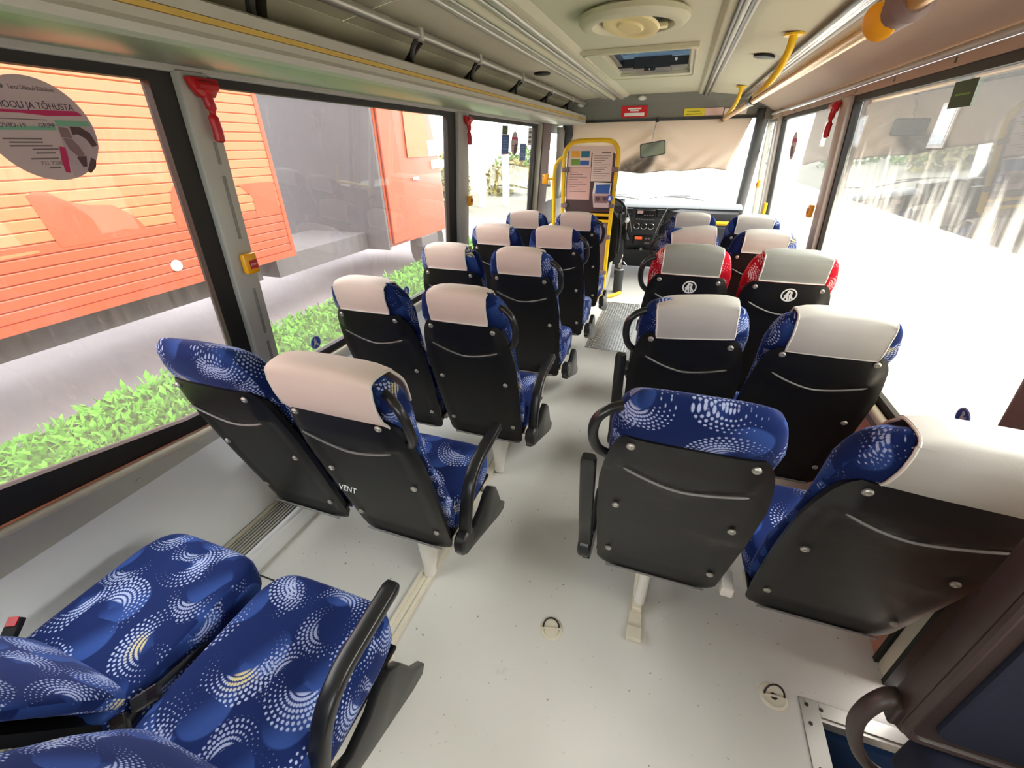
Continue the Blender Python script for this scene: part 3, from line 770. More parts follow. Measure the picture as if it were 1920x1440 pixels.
def legR_mesh():
    m = MB(); m.tube([(-0.02, 0.285, 0.29), (-0.02, 0.30, 0.03)], 0.021, 14)
    return m.mesh('leg', 'white', smooth=40)
def footR_mesh():
    m = MB(); m.box((-0.052, 0.15, 0.0005), (-0.002, 0.34, 0.012)); m.box((-0.054, 0.145, 0.012), (0.0, 0.195, 0.028)); m.box((-0.045, 0.26, 0.012), (-0.008, 0.335, 0.04))
    return m.mesh('floor_bracket', 'creamsteel', bevel=0.003)
def beam_mesh():
    m = MB(); m.box((-0.20, 0.30, 0.292), (0.20, 0.345, 0.330))
    return m.mesh('frame_beam', 'creamsteel', bevel=0.004)
def pan_mesh():
    return MB().box((-0.205, 0.24, 0.331), (0.205, 0.61, 0.346)).mesh('seat_pan', 'black', bevel=0.004)
def emblem_mesh():
    m = MB(); c = (0.012, 0.922)
    def P(x, z): return Vector((c[0] + x, yb(c[1] + z) - 0.0135, c[1] + z))
    R, r = 0.034, 0.028; n = 28
    m.sheet([[P(q * math.cos(2 * PI * i / n), q * math.sin(2 * PI * i / n)) for q in (r, R)] for i in range(n + 1)], 0.0012)
    def stroke(a, b_, w0, w1):
        d = Vector((b_[0] - a[0], b_[1] - a[1])); nrm = Vector((-d.y, d.x)).normalized()
        q = [P(a[0] + nrm.x * w0, a[1] + nrm.y * w0), P(a[0] - nrm.x * w0, a[1] - nrm.y * w0), P(b_[0] - nrm.x * w1, b_[1] - nrm.y * w1), P(b_[0] + nrm.x * w1, b_[1] + nrm.y * w1)]
        m.prism(q, Vector((0, -0.0012, -0.0004)))
    for a, b_, w0, w1 in (((-0.004, 0.024), (-0.010, -0.004), 0.003, 0.007), ((-0.010, -0.004), (-0.017, -0.024), 0.005, 0.003), ((-0.006, -0.004), (0.0, -0.027), 0.005, 0.003),
                          ((0.010, 0.018), (0.006, -0.004), 0.003, 0.006), ((0.006, -0.004), (0.009, -0.024), 0.005, 0.003), ((0.008, -0.002), (0.019, -0.02), 0.004, 0.003),
                          ((-0.010, 0.006), (-0.020, -0.008), 0.003, 0.002), ((-0.002, 0.020), (0.012, 0.012), 0.003, 0.003), ((-0.012, -0.006), (0.012, 0.004), 0.002, 0.002)):
        stroke(a, b_, w0, w1)
    return m.mesh('emblem', 'whiteprint')

def seat(x, y0, side, aisle, label, cover=0.25, zb_=0.985, arm=None, red=False, twist=0.0, worn=False, grp=None, shift=0.0):
    """side -1 left pair, +1 right pair; aisle True for the seat on the gangway"""
    t_ = thing('bus_seat', label, 'seat', (x, y0, 0), group=grp or ('seats on the left of the gangway' if side < 0 else 'seats on the right of the gangway'))
    s = -side                                     # direction of the gangway
    fab = 'redfab' if red else 'fabric'
    sm_ = 'blackworn' if worn else 'black'
    sh = link('back_shell', cached(('sh', sm_), lambda: shell_mesh(sm_)), t_)
    for sx_, z in ((0.140, 0.950), (0.158, 0.667), (0.163, 0.385)):
        for q in (-1, 1):
            off = 0.002 if z > 0.9 else 0.009
            link('screw', cached('screw', screw_mesh), sh, (q * sx_, yb(z) - 0.004 - (0.0 if z > 0.9 else -0.004), z), RZN)
    link('pocket_lip', cached('lip', lip_mesh), sh)
    link('bottom_lip', cached('hem', hem_mesh), sh)
    link('backrest', cached(('up', fab), lambda: uphol_mesh(fab)), t_)
    link('cushion', cached(('cu', fab), lambda: cushion_mesh(fab)), t_)
    link('seat_pan', cached('pan', pan_mesh), t_)
    link('frame_beam', cached('beam', beam_mesh), t_)
    link('frame_beam', cached('beam', beam_mesh), t_, (0, 0.245, 0))
    if red:
        link('emblem', cached('emb', emblem_mesh), t_)['label'] = 'white round emblem on the black back shell'
    if cover:
        mat = 'greyvinyl' if red else ('cream' if side < 0 else 'creamgrey')
        me, g = cached(('cov', cover, zb_, mat), lambda: cover_mesh(cover, zb_, 0.97, mat))
        c_ = link('headrest_cover', me, t_)
        link('piping', cached(('pip', cover, zb_, mat), lambda: piping_mesh(g, 'piping')), c_)
        if twist or shift:
            piv = Vector((0, 0.05, 1.08)); R_ = Matrix.Rotation(twist, 4, 'Y')
            c_.matrix_local = Matrix.Translation(piv + Vector((shift, 0, 0))) @ R_ @ Matrix.Translation(-piv)
    if aisle:
        link('grab_handle', cached(('gh', s), lambda: handle_mesh(s)), t_)
        link('side_cover', cached(('wing', s), lambda: wing_mesh(s)), t_)
        link('armrest_hinge', cached(('hinge', s), lambda: hinge_mesh(s)), t_)
        if arm: link('armrest', cached(('arm', s, arm), lambda: arm_mesh(s, arm == 'up')), t_)
        if side < 0: link('leg', cached('legL', legL_mesh), t_)
        else:
            lg = link('leg', cached('legR', legR_mesh), t_)
            link('leg', cached('legR2', lambda: MB().tube([(-0.045, 0.33, 0.29), (-0.03, 0.32, 0.02)], 0.016, 10).mesh('leg', 'creamsteel', smooth=40)), t_)
            link('floor_bracket', cached('footR', footR_mesh), lg)
            if y0 < 1.0: link('hinge_block', cached('hb', lambda: MB().box((0.212, 0.225, 0.285), (0.252, 0.31, 0.325)).mesh('hinge_block', 'white', bevel=0.006)), t_)
    return t_
blue = 'blue dotted velour seat'
A1 = seat(-0.765, -0.07, -1, True, 'nearest blue gangway seat bottom left, its cushion and armrest filling the corner', arm='down', cover=None)
A2 = seat(-1.255, -0.07, -1, False, 'nearest blue window seat bottom left, cushion beside the wall grille with red buckle', cover=None)
B1 = seat(-0.79, 0.69, -1, True, 'large left gangway seat with cream cover and white lettering on its black back', cover=0.33, zb_=0.915, arm='down')
B2 = seat(-1.262, 0.69, -1, False, 'blue window seat on the left without a headrest cover, above the floor grille', cover=None)
for q_ in (A1, A2):
    for c_ in q_.children:
        if c_.name.split('.')[0] == 'cushion': c_.data = cached('deep', lambda: cushion_mesh('fabric', 0.385, 0.255))
        if c_.name.split('.')[0] == 'seat_pan': c_.scale.y = 1.3; c_.location.y = -0.19
        if c_.name.split('.')[0] in ('armrest', 'side_cover', 'armrest_hinge'): c_.location.x = -0.022
        if c_.name.split('.')[0] in ('back_shell', 'backrest', 'grab_handle'):
            pv = Vector((0, 0.24, 0.30)); k_ = (-11, -0.055) if q_ is A1 else (-11, -0.015); c_.matrix_local = Matrix.Translation(pv + Vector((0, k_[1], 0))) @ Matrix.Rotation(math.radians(-k_[0]), 4, 'X') @ Matrix.Translation(-pv)
C1 = seat(-0.745, 1.398, -1, True, 'left gangway seat, second black back from the camera, with a lowered armrest', arm='down')
C2 = seat(-1.20, 1.398, -1, False, 'left window seat, cream headrest cover, beside the child seat sticker on the glass')
D1 = seat(-0.745, 2.165, -1, True, 'left gangway seat, third black back from the camera, just before the chequer plate')
D2 = seat(-1.19, 2.165, -1, False, 'left window seat below the orange cab, third cream cover from the rear along the glass')
E1 = seat(-0.74, 2.900, -1, True, 'left gangway seat beside the chequer plate, second from the yellow partition')
E2 = seat(-1.19, 2.900, -1, False, 'left window seat just past the second window pillar, second from the front')
F1 = seat(-0.745, 3.639, -1, True, 'foremost left gangway seat directly before the yellow framed partition')
F2 = seat(-1.192, 3.639, -1, False, 'foremost left window seat, highest small cream cover left of the yellow frame')
a1 = seat(0.133, 0.827, 1, True, 'near right gangway seat with blue dotted headrest and no cream cover', cover=None, arm='up', worn=True)
a2 = seat(0.625, 0.827, 1, False, 'near right window seat, huge grey white cover, scuffed black back at right edge', cover=0.30, zb_=0.945, worn=True, shift=0.032, twist=0.05)
b1 = seat(0.138, 1.534, 1, True, 'right gangway seat with a crooked cream cover behind the left red seat', cover=0.265, zb_=0.975, arm='up', twist=-0.10)
b2 = seat(0.585, 1.534, 1, False, 'right window seat with cream cover and wet looking black back beside bright glass', cover=0.27, zb_=0.965)
c1 = seat(0.133, 2.285, 1, True, 'red seat with grey headrest and round white emblem, on the gangway side', cover=0.27, zb_=0.985, red=True)
c2 = seat(0.588, 2.285, 1, False, 'red seat with grey headrest and round white emblem, on the window side', cover=0.27, zb_=0.985, red=True)
d1_ = seat(0.138, 3.107, 1, True, 'right gangway seat with a tilted cream cover just ahead of the red seats', cover=0.27, twist=-0.13, shift=0.02)
d2_ = seat(0.590, 3.107, 1, False, 'right window seat with straight cream cover just ahead of the red seats')
e1 = seat(0.165, 3.816, 1, True, 'foremost right gangway seat in front of the dark dashboard console')
e2 = seat(0.615, 3.816, 1, False, 'foremost right window seat beside the front entrance door pillar')
for q_ in (c1, c2): q_.scale = (1.02, 1.0, 1.035)
# lettering on the second left seat
link('lettering', text_mesh('VENT', 0.030, 'whiteprint'), B1, (-0.190, yb(0.535) - 0.0045, 0.535), (PI / 2 - 0.273, 0.06, 0))['label'] = 'white hand applied lettering'
# belt buckles of the nearest pair
def buckle(par, loc, rot, mats):
    m = MB(); m.box((-0.016, -0.03, -0.010), (0.016, 0.03, 0.010))
    b_ = part('belt_buckle', m, mats[0], par, loc=loc, rot=rot, bevel=0.004)
    part('release_button', MB().box((-0.012, 0.008, 0.0095), (0.012, 0.031, 0.013)), mats[1], b_, bevel=0.001)
    return b_
buckle(A2, (-0.225, 0.235, 0.500), (0.5, 0.1, 0.5), ('seatbelt', 'red'))
part('belt_strap', MB().tube(bez([(-0.232, 0.20, 0.34), (-0.236, 0.205, 0.42), (-0.23, 0.22, 0.49)], 4), 0.012, 8, flat=0.25), 'seatbelt', A2, smooth=True)
buckle(A1, (-0.236, 0.250, 0.470), (0.3, 0.4, -0.6), ('blackgloss', 'screen'))
buckle(A1, (-0.240, 0.190, 0.450), (0.5, -0.2, 0.9), ('blackgloss', 'screen'))
part('belt_strap', MB().tube(bez([(-0.24, 0.16, 0.36), (-0.245, 0.18, 0.42), (-0.25, 0.25, 0.45), (-0.242, 0.33, 0.452), (-0.246, 0.40, 0.43)], 5), 0.012, 8, flat=0.3), 'seatbelt', A1, smooth=True)
part('belt_label', MB().box((-0.235, 0.150, 0.462), (-0.215, 0.168, 0.464)), 'paper', A1)

# folded seat standing upright beside the step well
fs = thing('folded_seat', 'folded up seat with black rim and plain navy cloth in the bottom right corner', 'seat', (0.57, 0.64, 0.0))
def rr(x0, x1, z0, z1, r, n=5):
    out = []
    for cx, cz, a0 in ((x0 + r, z0 + r, PI), (x1 - r, z0 + r, 1.5 * PI), (x1 - r, z1 - r, 0), (x0 + r, z1 - r, 0.5 * PI)):
        for k in range(n + 1):
            a = a0 + 0.5 * PI * k / n; out.append((cx + r * math.cos(a), cz + r * math.sin(a)))
    return out
part('shell', MB().prism([(x, 0.030, z) for x, z in rr(0.0, 0.34, 0.575, 1.20, 0.03)], (0, -0.058, 0)), 'umber', fs, bevel=0.012, smooth=35)
part('rim', MB().tube([(x, -0.028, z) for x, z in rr(0.012, 0.328, 0.587, 1.188, 0.03)], 0.009, 8, closed=True), 'umber', fs, smooth=True)
part('upholstery_panel', MB().prism([(x, -0.022, z) for x, z in rr(0.046, 0.30, 0.618, 1.16, 0.03)], (0, -0.016, 0)), 'navy', fs, bevel=0.006, smooth=35)
part('cushion', MB().prism([(x, -0.20, z) for x, z in rr(0.05, 0.34, 0.42, 0.570, 0.04)], (0, 0.20, 0)), 'navy', fs, bevel=0.012, smooth=35)
part('support', MB().box((0.09, -0.05, 0.001), (0.13, 0.0, 0.42)), 'darkmetal', fs, bevel=0.004).location = (0.05, 0.05, 0) if False else (0, 0, 0)
part('grab_handle', MB().tube(bez([(0.004, 0.012, 0.640), (-0.022, 0.0, 0.642), (-0.045, -0.01, 0.600), (-0.048, -0.018, 0.545), (-0.025, -0.028, 0.480), (0.02, -0.035, 0.435), (0.085, -0.035, 0.420)], 7), 0.017, 10, flat=0.7), 'umber', fs, smooth=True)
part('handle_bracket', MB().box((-0.012, -0.022, 0.592), (0.03, 0.012, 0.648)), 'umber', fs, bevel=0.006)
part('handle_bracket', MB().box((0.066, -0.052, 0.402), (0.105, -0.015, 0.440)), 'umber', fs, bevel=0.006)

# ================================================================== LUGGAGE RACK
RX = -1.15; RYE = 5.86
lr = thing('luggage_rack', 'long cream luggage rack with yellow edging and tube rail above left windows', 'rack', (RX, Y0 + 0.02, 1.82))
L = RYE - Y0 - 0.02
part('underside_panel', MB().prism([(-0.405, 0, 0.020), (-0.25, 0, 0.006), (-0.02, 0, 0.0), (-0.004, 0, 0.008), (-0.02, 0, 0.018), (-0.25, 0, 0.026), (-0.405, 0, 0.036)], (0, L, 0)), 'alu', lr, smooth=30)
part('front_profile', MB().prism([(-0.018, 0, 0.0), (0.006, 0, 0.006), (0.012, 0, 0.022), (0.004, 0, 0.034), (0.004, 0, 0.052), (-0.004, 0, 0.052), (-0.004, 0, 0.02), (-0.018, 0, 0.012)], (0, L, 0)), 'grey', lr, smooth=30)
part('front_lip', MB().prism([(-0.004, 0, 0.070), (0.006, 0, 0.068), (0.004, 0, 0.096), (-0.010, 0, 0.104), (-0.022, 0, 0.098), (-0.012, 0, 0.088)], (0, L, 0)), 'grey', lr, smooth=40)
part('edging', MB().prism([(-0.003, 0, 0.053), (0.0075, 0, 0.0535), (0.0085, 0, 0.066), (-0.003, 0, 0.068)], (0, L, 0)), 'yelstrip', lr, label='yellow edging strip')
part('shelf', MB().prism([(-0.36, 0, 0.110), (-0.014, 0, 0.060), (-0.014, 0, 0.052), (-0.36, 0, 0.10)], (0, L, 0)), 'grey', lr)
part('rail', MB().tube([(-0.01, 0, 0.212), (-0.01, L, 0.212)], 0.0185, 14), 'alu', lr, smooth=True)
part('rail_end', MB().cyl((-0.01, L, 0.212), (-0.01, L + 0.02, 0.205), 0.021, 0.017), 'blackgloss', lr, smooth=35)
part('end_cap', MB().box((-0.40, L, 0.002), (0.010, L + 0.012, 0.10)), 'grey', lr, bevel=0.004)
for y in (0.38, 1.22, 2.07, 2.72, 3.49, 4.32, 5.15):
    q = y - Y0 - 0.02
    part('bracket', MB().tube(bez([(-0.01, q, 0.20), (-0.035, q - 0.005, 0.175), (-0.05, q - 0.01, 0.13), (-0.035, q - 0.02, 0.085)], 5), 0.017, 8, flat=0.6), 'rubber', lr, smooth=True)
    part('net_strap', MB().tube(bez([(-0.02, q + 0.015, 0.185), (-0.07, q + 0.05, 0.165), (-0.16, q + 0.13, 0.135), (-0.22, q + 0.19, 0.105), (-0.25, q + 0.21, 0.098)], 5), 0.020, 8, flat=0.4), 'darkmetal', lr, smooth=True)
    part('rail_clip', MB().box((-0.032, q - 0.012, 0.188), (0.012, q + 0.012, 0.236)), 'grey', lr, bevel=0.003)

# ================================================================== CEILING FITTINGS
vf = thing('ceiling_vent', 'round beige roof vent with a tilted yellowed disc in the ceiling', 'vent', (-0.29, 2.43, 2.105))
part('housing', MB().lathe([(0.215, 0.0), (0.235, -0.012), (0.238, -0.03), (0.225, -0.045), (0.205, -0.052), (0.178, -0.050), (0.168, -0.040), (0.160, -0.020), (0.16, 0.0)], 48), 'ceil', vf, smooth=35)
part('cavity', MB().lathe([(0.158, -0.002), (0.158, -0.012), (0.0, -0.012), (0.0, -0.002)], 40), 'rubber', vf)
tl_ = Matrix.Translation((-0.012, 0.022, -0.036)) @ Matrix.Rotation(math.radians(-10), 4, 'X') @ Matrix.Rotation(math.radians(7), 4, 'Y')
dsk = part('disc', MB().lathe([(0.0, 0.008), (0.118, 0.008), (0.128, 0.0), (0.122, -0.010), (0.085, -0.014), (0.075, -0.009), (0.060, -0.009), (0.052, -0.016), (0.0, -0.018)], 40, tl_), 'ivory', vf, smooth=35)
part('hinge_tab', MB().box((0.085, 0.02, -0.052), (0.145, 0.075, -0.036)), 'ivory', dsk, bevel=0.004)

M['hatchglass'] = glass('tinted hatch glass', srgb(130, 150, 165), 0.02, 0.03, 0.1, tint=(0.16, 0.20, 0.23))
rh = thing('roof_hatch', 'rectangular roof hatch with black latch bar in the ceiling before the header', 'hatch', (-0.30, 3.73, 2.105))
fr = MB(); ox0, ox1, oy0, oy1 = -0.37, 0.30, -0.56, 0.63; ix0, ix1, iy0, iy1 = HX0 + 0.30, HX1 + 0.30, HY0 - 3.73, HY1 - 3.73
for lo, hi in (((ox0, oy0), (ox1, iy0)), ((ox0, iy1), (ox1, oy1)), ((ox0, iy0), (ix0, iy1)), ((ix1, iy0), (ox1, iy1))):
    fr.box((lo[0], lo[1], -0.022), (hi[0], hi[1], -0.001))
part('frame', fr, 'ceil', rh)
part('frame_bead', MB().tube([(x, y, -0.02) for x, y in rr(ox0 + 0.01, ox1 - 0.01, oy0 + 0.01, oy1 - 0.01, 0.06)], 0.010, 8, closed=True), 'ceil', rh, smooth=True)
rc = MB()
rc.box((ix0, iy0, 0.0), (ix0 + 0.012, iy1, 0.06)); rc.box((ix1 - 0.012, iy0, 0.0), (ix1, iy1, 0.06)); rc.box((ix0 + 0.012, iy0, 0.0), (ix1 - 0.012, iy0 + 0.012, 0.06)); rc.box((ix0 + 0.012, iy1 - 0.012, 0.0), (ix1 - 0.012, iy1, 0.06))
part('recess_wall', rc, 'ceil', rh)
part('lid', MB().box((ix0, iy0, 0.061), (ix1, iy1, 0.068)), 'hatchglass', rh)
lb = MB(); lb.box((ix0 + 0.014, 0.20, -0.004), (ix1 - 0.014, 0.34, 0.050)); lb.box((ix0 + 0.13, 0.14, -0.020), (ix1 - 0.13, 0.40, 0.050)); lb.box((ix0 + 0.21, 0.12, -0.038), (ix0 + 0.29, 0.20, -0.020)); lb.box((ix0 + 0.0135, -0.46, 0.003), (ix0 + 0.05, 0.20, 0.058))
lbo = part('latch_bar', lb, 'blackgloss', rh, bevel=0.006)
part('pin', MB().cyl((ix1 - 0.10, 0.185, 0.03), (ix1 - 0.10, 0.20, 0.03), 0.009), 'lamp', lbo)
part('pin', MB().cyl((ix0 + 0.25, 0.105, -0.030), (ix0 + 0.25, 0.12, -0.030), 0.006), 'chrome', lbo)
part('red_tag', MB().box((ix1 - 0.0135, 0.10, 0.006), (ix1 - 0.0145, 0.24, 0.055)), 'redsign', rh)

def speaker(loc, rot, label):
    s_ = thing('ceiling_speaker', label, 'speaker', loc, rot)
    part('rim', MB().lathe([(0.042, 0.0), (0.062, -0.002), (0.060, -0.012), (0.044, -0.014)], 28), 'black', s_, smooth=35)
    part('grille', MB().lathe([(0.0, -0.004), (0.043, -0.004), (0.043, -0.009), (0.0, -0.012)], 24), 'darkmetal', s_, smooth=35)
speaker((0.381, 3.52, 2.0665), (0, math.radians(8), 0), 'flat round ceiling speaker to the right of the hatch by the yellow bracket')
speaker((-1.08, 3.75, 2.0845), (0, 0, 0), 'flat round dark ceiling speaker above the luggage rack rail')
for x, z, lab in ((-1.22, 2.045, 'small oval white lamp at the left end of the header'), (-0.52, 2.085, 'small oval white lamp on the header above the red sign')):
    s_ = thing('header_lamp', lab, 'lamp', (x, 5.936, z - 0.02), (math.radians(-22), 0, 0))
    part('lens', MB().lathe([(0.0, -0.006), (0.03, -0.005), (0.042, 0.0), (0.042, 0.006), (0.0, 0.006)], 20), 'lamp', s_, smooth=35)
    part('bezel', MB().lathe([(0.043, -0.003), (0.05, 0.0), (0.05, 0.006), (0.043, 0.006)], 20), 'grey', s_, smooth=35)

# right handrail
hr = thing('handrail', 'long metal ceiling handrail on the right with yellow end brackets', 'handrail', (0.36, Y0 + 0.05, 1.828))
part('tube', MB().tube([(0, 0, 0), (0, 6.05 - Y0, 0)], 0.0195, 16), 'brass', hr, smooth=True)
for yy in (2.90, 5.10):
    q = yy - Y0 - 0.05
    b_ = part('bracket', MB().tube(bez([(0.062, q, 0.232), (0.060, q + 0.02, 0.17), (0.045, q + 0.10, 0.10), (0.018, q + 0.26, 0.045), (0.004, q + 0.42, 0.022), (0.0, q + 0.52, 0.010)], 6), 0.018, 12), 'yellow', hr, smooth=True)
    part('flange', MB().cyl((0.062, q, 0.2245), (0.062, q, 0.2325), 0.045, seg=24), 'yellow', b_, smooth=30)
    part('sleeve', MB().tube([(0, q + 0.46, 0.004), (0, q + 0.62, 0.004)], 0.027, 14), 'darkmetal', b_, smooth=35)
sb = thing('stop_button', 'large round amber stop button in a dark collar on the right handrail', 'button', (0.36, 1.29, 1.828))
part('collar', MB().tube([(0, -0.10, 0), (0, -0.085, 0), (0, 0.07, 0), (0, 0.09, 0)], [0.024, 0.036, 0.036, 0.026], 20), 'brownpil', sb, smooth=35)
bd = Vector((-0.70, -0.52, -0.48)).normalized(); bm_ = Vector((0, 0, 1)).rotation_difference(bd).to_matrix().to_4x4()
part('button', MB().lathe([(0.0, 0.030), (0.033, 0.030), (0.034, 0.042), (0.026, 0.047), (0.0, 0.049)], 28, bm_), 'button', sb, smooth=35)

# emergency hammers and stop buttons on the pillars
def hammer(side, y, z, label, k=1.0):
    h = thing('emergency_hammer', label, 'hammer', WP(side, y, z, 0.052), group='red emergency hammers on the pillars')
    s = -side
    part('holder', MB().prism([(0, -0.055, 0.0), (0, 0.055, 0.0), (0, 0.045, -0.03), (0, 0.026, -0.055), (0, -0.026, -0.055), (0, -0.045, -0.03)], (s * 0.028, 0, 0)), 'red', h, bevel=0.006, smooth=30)
    part('head', MB().tube([(s * 0.030, -0.035, -0.022), (s * 0.030, 0.035, -0.022)], 0.014, 10), 'red', h, smooth=35)
    part('handle', MB().tube(bez([(s * 0.016, 0.0, -0.04), (s * 0.020, 0.002, -0.085), (s * 0.018, 0.0, -0.11), (s * 0.020, 0.0, -0.15), (s * 0.016, 0.0, -0.185)], 4), [0.016] * 5 + [0.010] * 3 + [0.016] * 8 + [0.010], 10), 'red', h, smooth=True)
    part('hub', MB().cyl((s * 0.02, 0.0, -0.028), (s * 0.034, 0.0, -0.028), 0.016), 'redsign', h, smooth=35)
hammer(-1, 1.262, 1.812, 'red emergency hammer at the top of the near left pillar')
hammer(-1, 3.36, 1.805, 'red emergency hammer at the top of the far left pillar by the third window')
hammer(1, 3.44, 1.812, 'red emergency hammer at the top of the right window pillar')
def stopb(side, y, z, label, small=False):
    b_ = thing('stop_button', label, 'button', WP(side, y, z, 0.052), group='amber stop buttons on pillars')
    s = -side
    part('housing', MB().prism([(0, -0.030, -0.040), (0, 0.030, -0.040), (0, 0.030, 0.040), (0, -0.030, 0.040)], (s * 0.030, 0, 0)), 'button', b_, bevel=0.010, smooth=30)
    if not small:
        p_ = part('push_plate', MB().box((s * 0.0295 - 0.002, -0.014, -0.020), (s * 0.0295 + 0.002, 0.022, 0.014)), 'red', b_, bevel=0.001)
        link('lettering', text_mesh('STOP', 0.011, 'whiteprint', 0.0003), p_, (s * 0.0318, -0.011 if s > 0 else 0.02, -0.007), (PI / 2, 0, PI / 2 if s > 0 else -PI / 2))
    else:
        part('push_plate', MB().cyl((s * 0.028, 0, 0), (s * 0.034, 0, 0), 0.018), 'red', b_)
stopb(-1, 1.262, 1.205, 'yellow stop button with red plate halfway up the near left pillar')
stopb(-1, 3.40, 1.225, 'yellow stop button on the far left pillar beside the third window', True)
stopb(1, 3.455, 1.21, 'yellow stop button on the right pillar between the two windows', True)
stopb(1, 5.80, 1.21, 'small amber stop button on the post of the front entrance door', True)

# ================================================================== STICKERS ON THE GLASS
def onwall(side, name, label, cat, y, z, off=0.0015, group=None):
    """thing whose local x runs forward, local y up the glass, local z into the saloon"""
    t_ = thing(name, label, cat, WP(side, y, z, off), group=group)
    tilt = math.atan(LEAN)
    R_ = Matrix(((0, 0, -side), (1, 0, 0), (0, 1, 0)))            # columns: x->y axis, y->z axis, z->inwards
    if side > 0: R_ = Matrix(((0, 0, -1), (-1, 0, 0), (0, 1, 0)))  # seen from inside, x runs rearwards
    R_ = Matrix.Rotation(side * tilt * -1, 3, 'Y') @ R_
    t_.rotation_euler = R_.to_euler(); return t_
def flat(par, name, pts, mat, z=0.0, th=0.0004, label=None):
    return part(name, MB().prism([(x, y, z) for x, y in pts], (0, 0, th)), mat, par, label=label)
def rect(x0, y0, x1, y1): return [(x0, y0), (x1, y0), (x1, y1), (x0, y1)]
def disc_pts(r, n=40, cx=0, cy=0, ry=None): return [(cx + r * math.cos(2 * PI * i / n), cy + (ry or r) * math.sin(2 * PI * i / n)) for i in range(n)]
def writing(par, txt, size, x, y, mat, z=0.0012, fit=None):
    me = text_mesh(txt, size, mat, 0.0002)
    xs_ = [v.co.x for v in me.vertices]
    k = fit / (max(xs_) - min(xs_)) if fit else 1
    o_ = link('lettering', me, par, (x, y, z)); o_.scale = (k, 1, 1); return o_
PY, PZ = 0.812, 1.655
po = onwall(-1, 'window_poster', 'large round mauve paper poster with printed health notice on the nearest left window', 'poster', PY, PZ)
flat(po, 'paper', disc_pts(0.120, 56), 'poster', 0, 0.0006)
writing(po, 'Tartu Ülikooli Kliinikum', 0.014, -0.034, 0.088, 'ink', fit=0.094)
flat(po, 'mark', disc_pts(0.005, 12, -0.046, 0.093), 'ink', 0.0008)
flat(po, 'brush_stroke', [(-0.100, 0.043), (-0.030, 0.044), (0.090, 0.047), (0.098, 0.043), (0.104, 0.036), (0.02, 0.033), (-0.03, 0.037), (-0.1, 0.038)], 'pink', 0.0008)
writing(po, 'HOOLI JA TÕHUSTA', 0.021, -0.072, 0.048, 'darkink', fit=0.160)
flat(po, 'rule_line', rect(-0.085, 0.0225, 0.018, 0.0245), 'ink', 0.0008)
flat(po, 'green_band', [(-0.112, -0.002), (0.030, 0.000), (0.030, 0.010), (-0.112, 0.006)], 'mint', 0.0008)
flat(po, 'green_band', [(0.034, 0.010), (0.116, 0.012), (0.111, 0.024), (0.034, 0.024)], 'mint', 0.0008)
writing(po, 'COVID-19', 0.014, -0.098, 0.005, 'darkink', fit=0.066)
writing(po, 'GRIPP', 0.014, -0.006, 0.006, 'darkink', fit=0.036)
for x0, y0, x1 in ((-0.09, -0.022, -0.010), (-0.08, -0.030, -0.012), (-0.082, -0.038, 0.006), (-0.040, -0.046, 0.016), (-0.036, -0.055, 0.006), (-0.052, -0.068, 0.008), (-0.022, -0.090, 0.004)):
    flat(po, 'print_line', rect(x0, y0, x1, y0 + 0.0035), 'ink', 0.0008)
writing(po, '731 7200', 0.013, -0.036, -0.082, 'ink', fit=0.046)
flat(po, 'brush_stroke', [(0.010, -0.100), (0.020, -0.103), (0.031, -0.060), (0.033, -0.040), (0.020, -0.038), (0.012, -0.07)], 'pink', 0.0008)
ph = flat(po, 'photo_print', [(0.034, 0.010), (0.116, 0.012), (0.119, -0.01), (0.114, -0.04), (0.10, -0.066), (0.078, -0.09), (0.05, -0.108), (0.026, -0.112), (0.030, -0.06)], 'photol', 0.0008)
flat(ph, 'hair_print', [(0.062, 0.010), (0.085, 0.010), (0.105, -0.005), (0.112, -0.035), (0.098, -0.040), (0.090, -0.020), (0.074, -0.008), (0.062, -0.010)], 'photod', 0.0014)
flat(ph, 'face_print', [(0.070, -0.008), (0.086, -0.016), (0.094, -0.036), (0.086, -0.044), (0.072, -0.030)], 'photol', 0.0014)
flat(ph, 'child_print', [(0.036, -0.018), (0.056, -0.020), (0.066, -0.038), (0.072, -0.060), (0.056, -0.066), (0.040, -0.044)], 'photom', 0.0014)
flat(ph, 'cap_print', [(0.036, 0.008), (0.056, 0.006), (0.058, -0.018), (0.034, -0.016)], 'photom', 0.0016)
flat(ph, 'arm_print', [(0.050, -0.064), (0.074, -0.062), (0.066, -0.088), (0.056, -0.090)], 'photod', 0.0014)
flat(ph, 'arm_print', [(0.062, -0.100), (0.084, -0.066), (0.094, -0.074), (0.086, -0.092), (0.068, -0.106)], 'photod', 0.0016)
def child_sticker(side, y, z, label):
    s_ = onwall(side, 'window_sticker', label, 'sticker', y, z, group='round blue child safety stickers')
    flat(s_, 'disc', disc_pts(0.036, 32), 'stickerblue', 0, 0.0006)
    flat(s_, 'rim_print', disc_pts(0.0335, 32), 'whiteprint', 0.0007, 0.0002); flat(s_, 'field', disc_pts(0.031, 32), 'stickerblue', 0.0010, 0.0002)
    flat(s_, 'head_print', disc_pts(0.007, 14, -0.004, 0.017), 'whiteprint', 0.0013, 0.0002)
    flat(s_, 'figure_print', [(-0.010, 0.010), (0.001, 0.010), (0.004, -0.004), (0.014, -0.008), (0.016, -0.022), (0.010, -0.022), (0.006, -0.012), (-0.008, -0.010), (-0.014, -0.020), (-0.018, -0.016), (-0.012, -0.004)], 'whiteprint', 0.0013, 0.0002)
    flat(s_, 'strap_print', [(-0.016, -0.010), (0.012, 0.014), (0.014, 0.011), (-0.014, -0.013)], 'whiteprint', 0.0013, 0.0002)
child_sticker(-1, 1.578, 0.712, 'round blue sticker with white figure low on the second left window over grass')
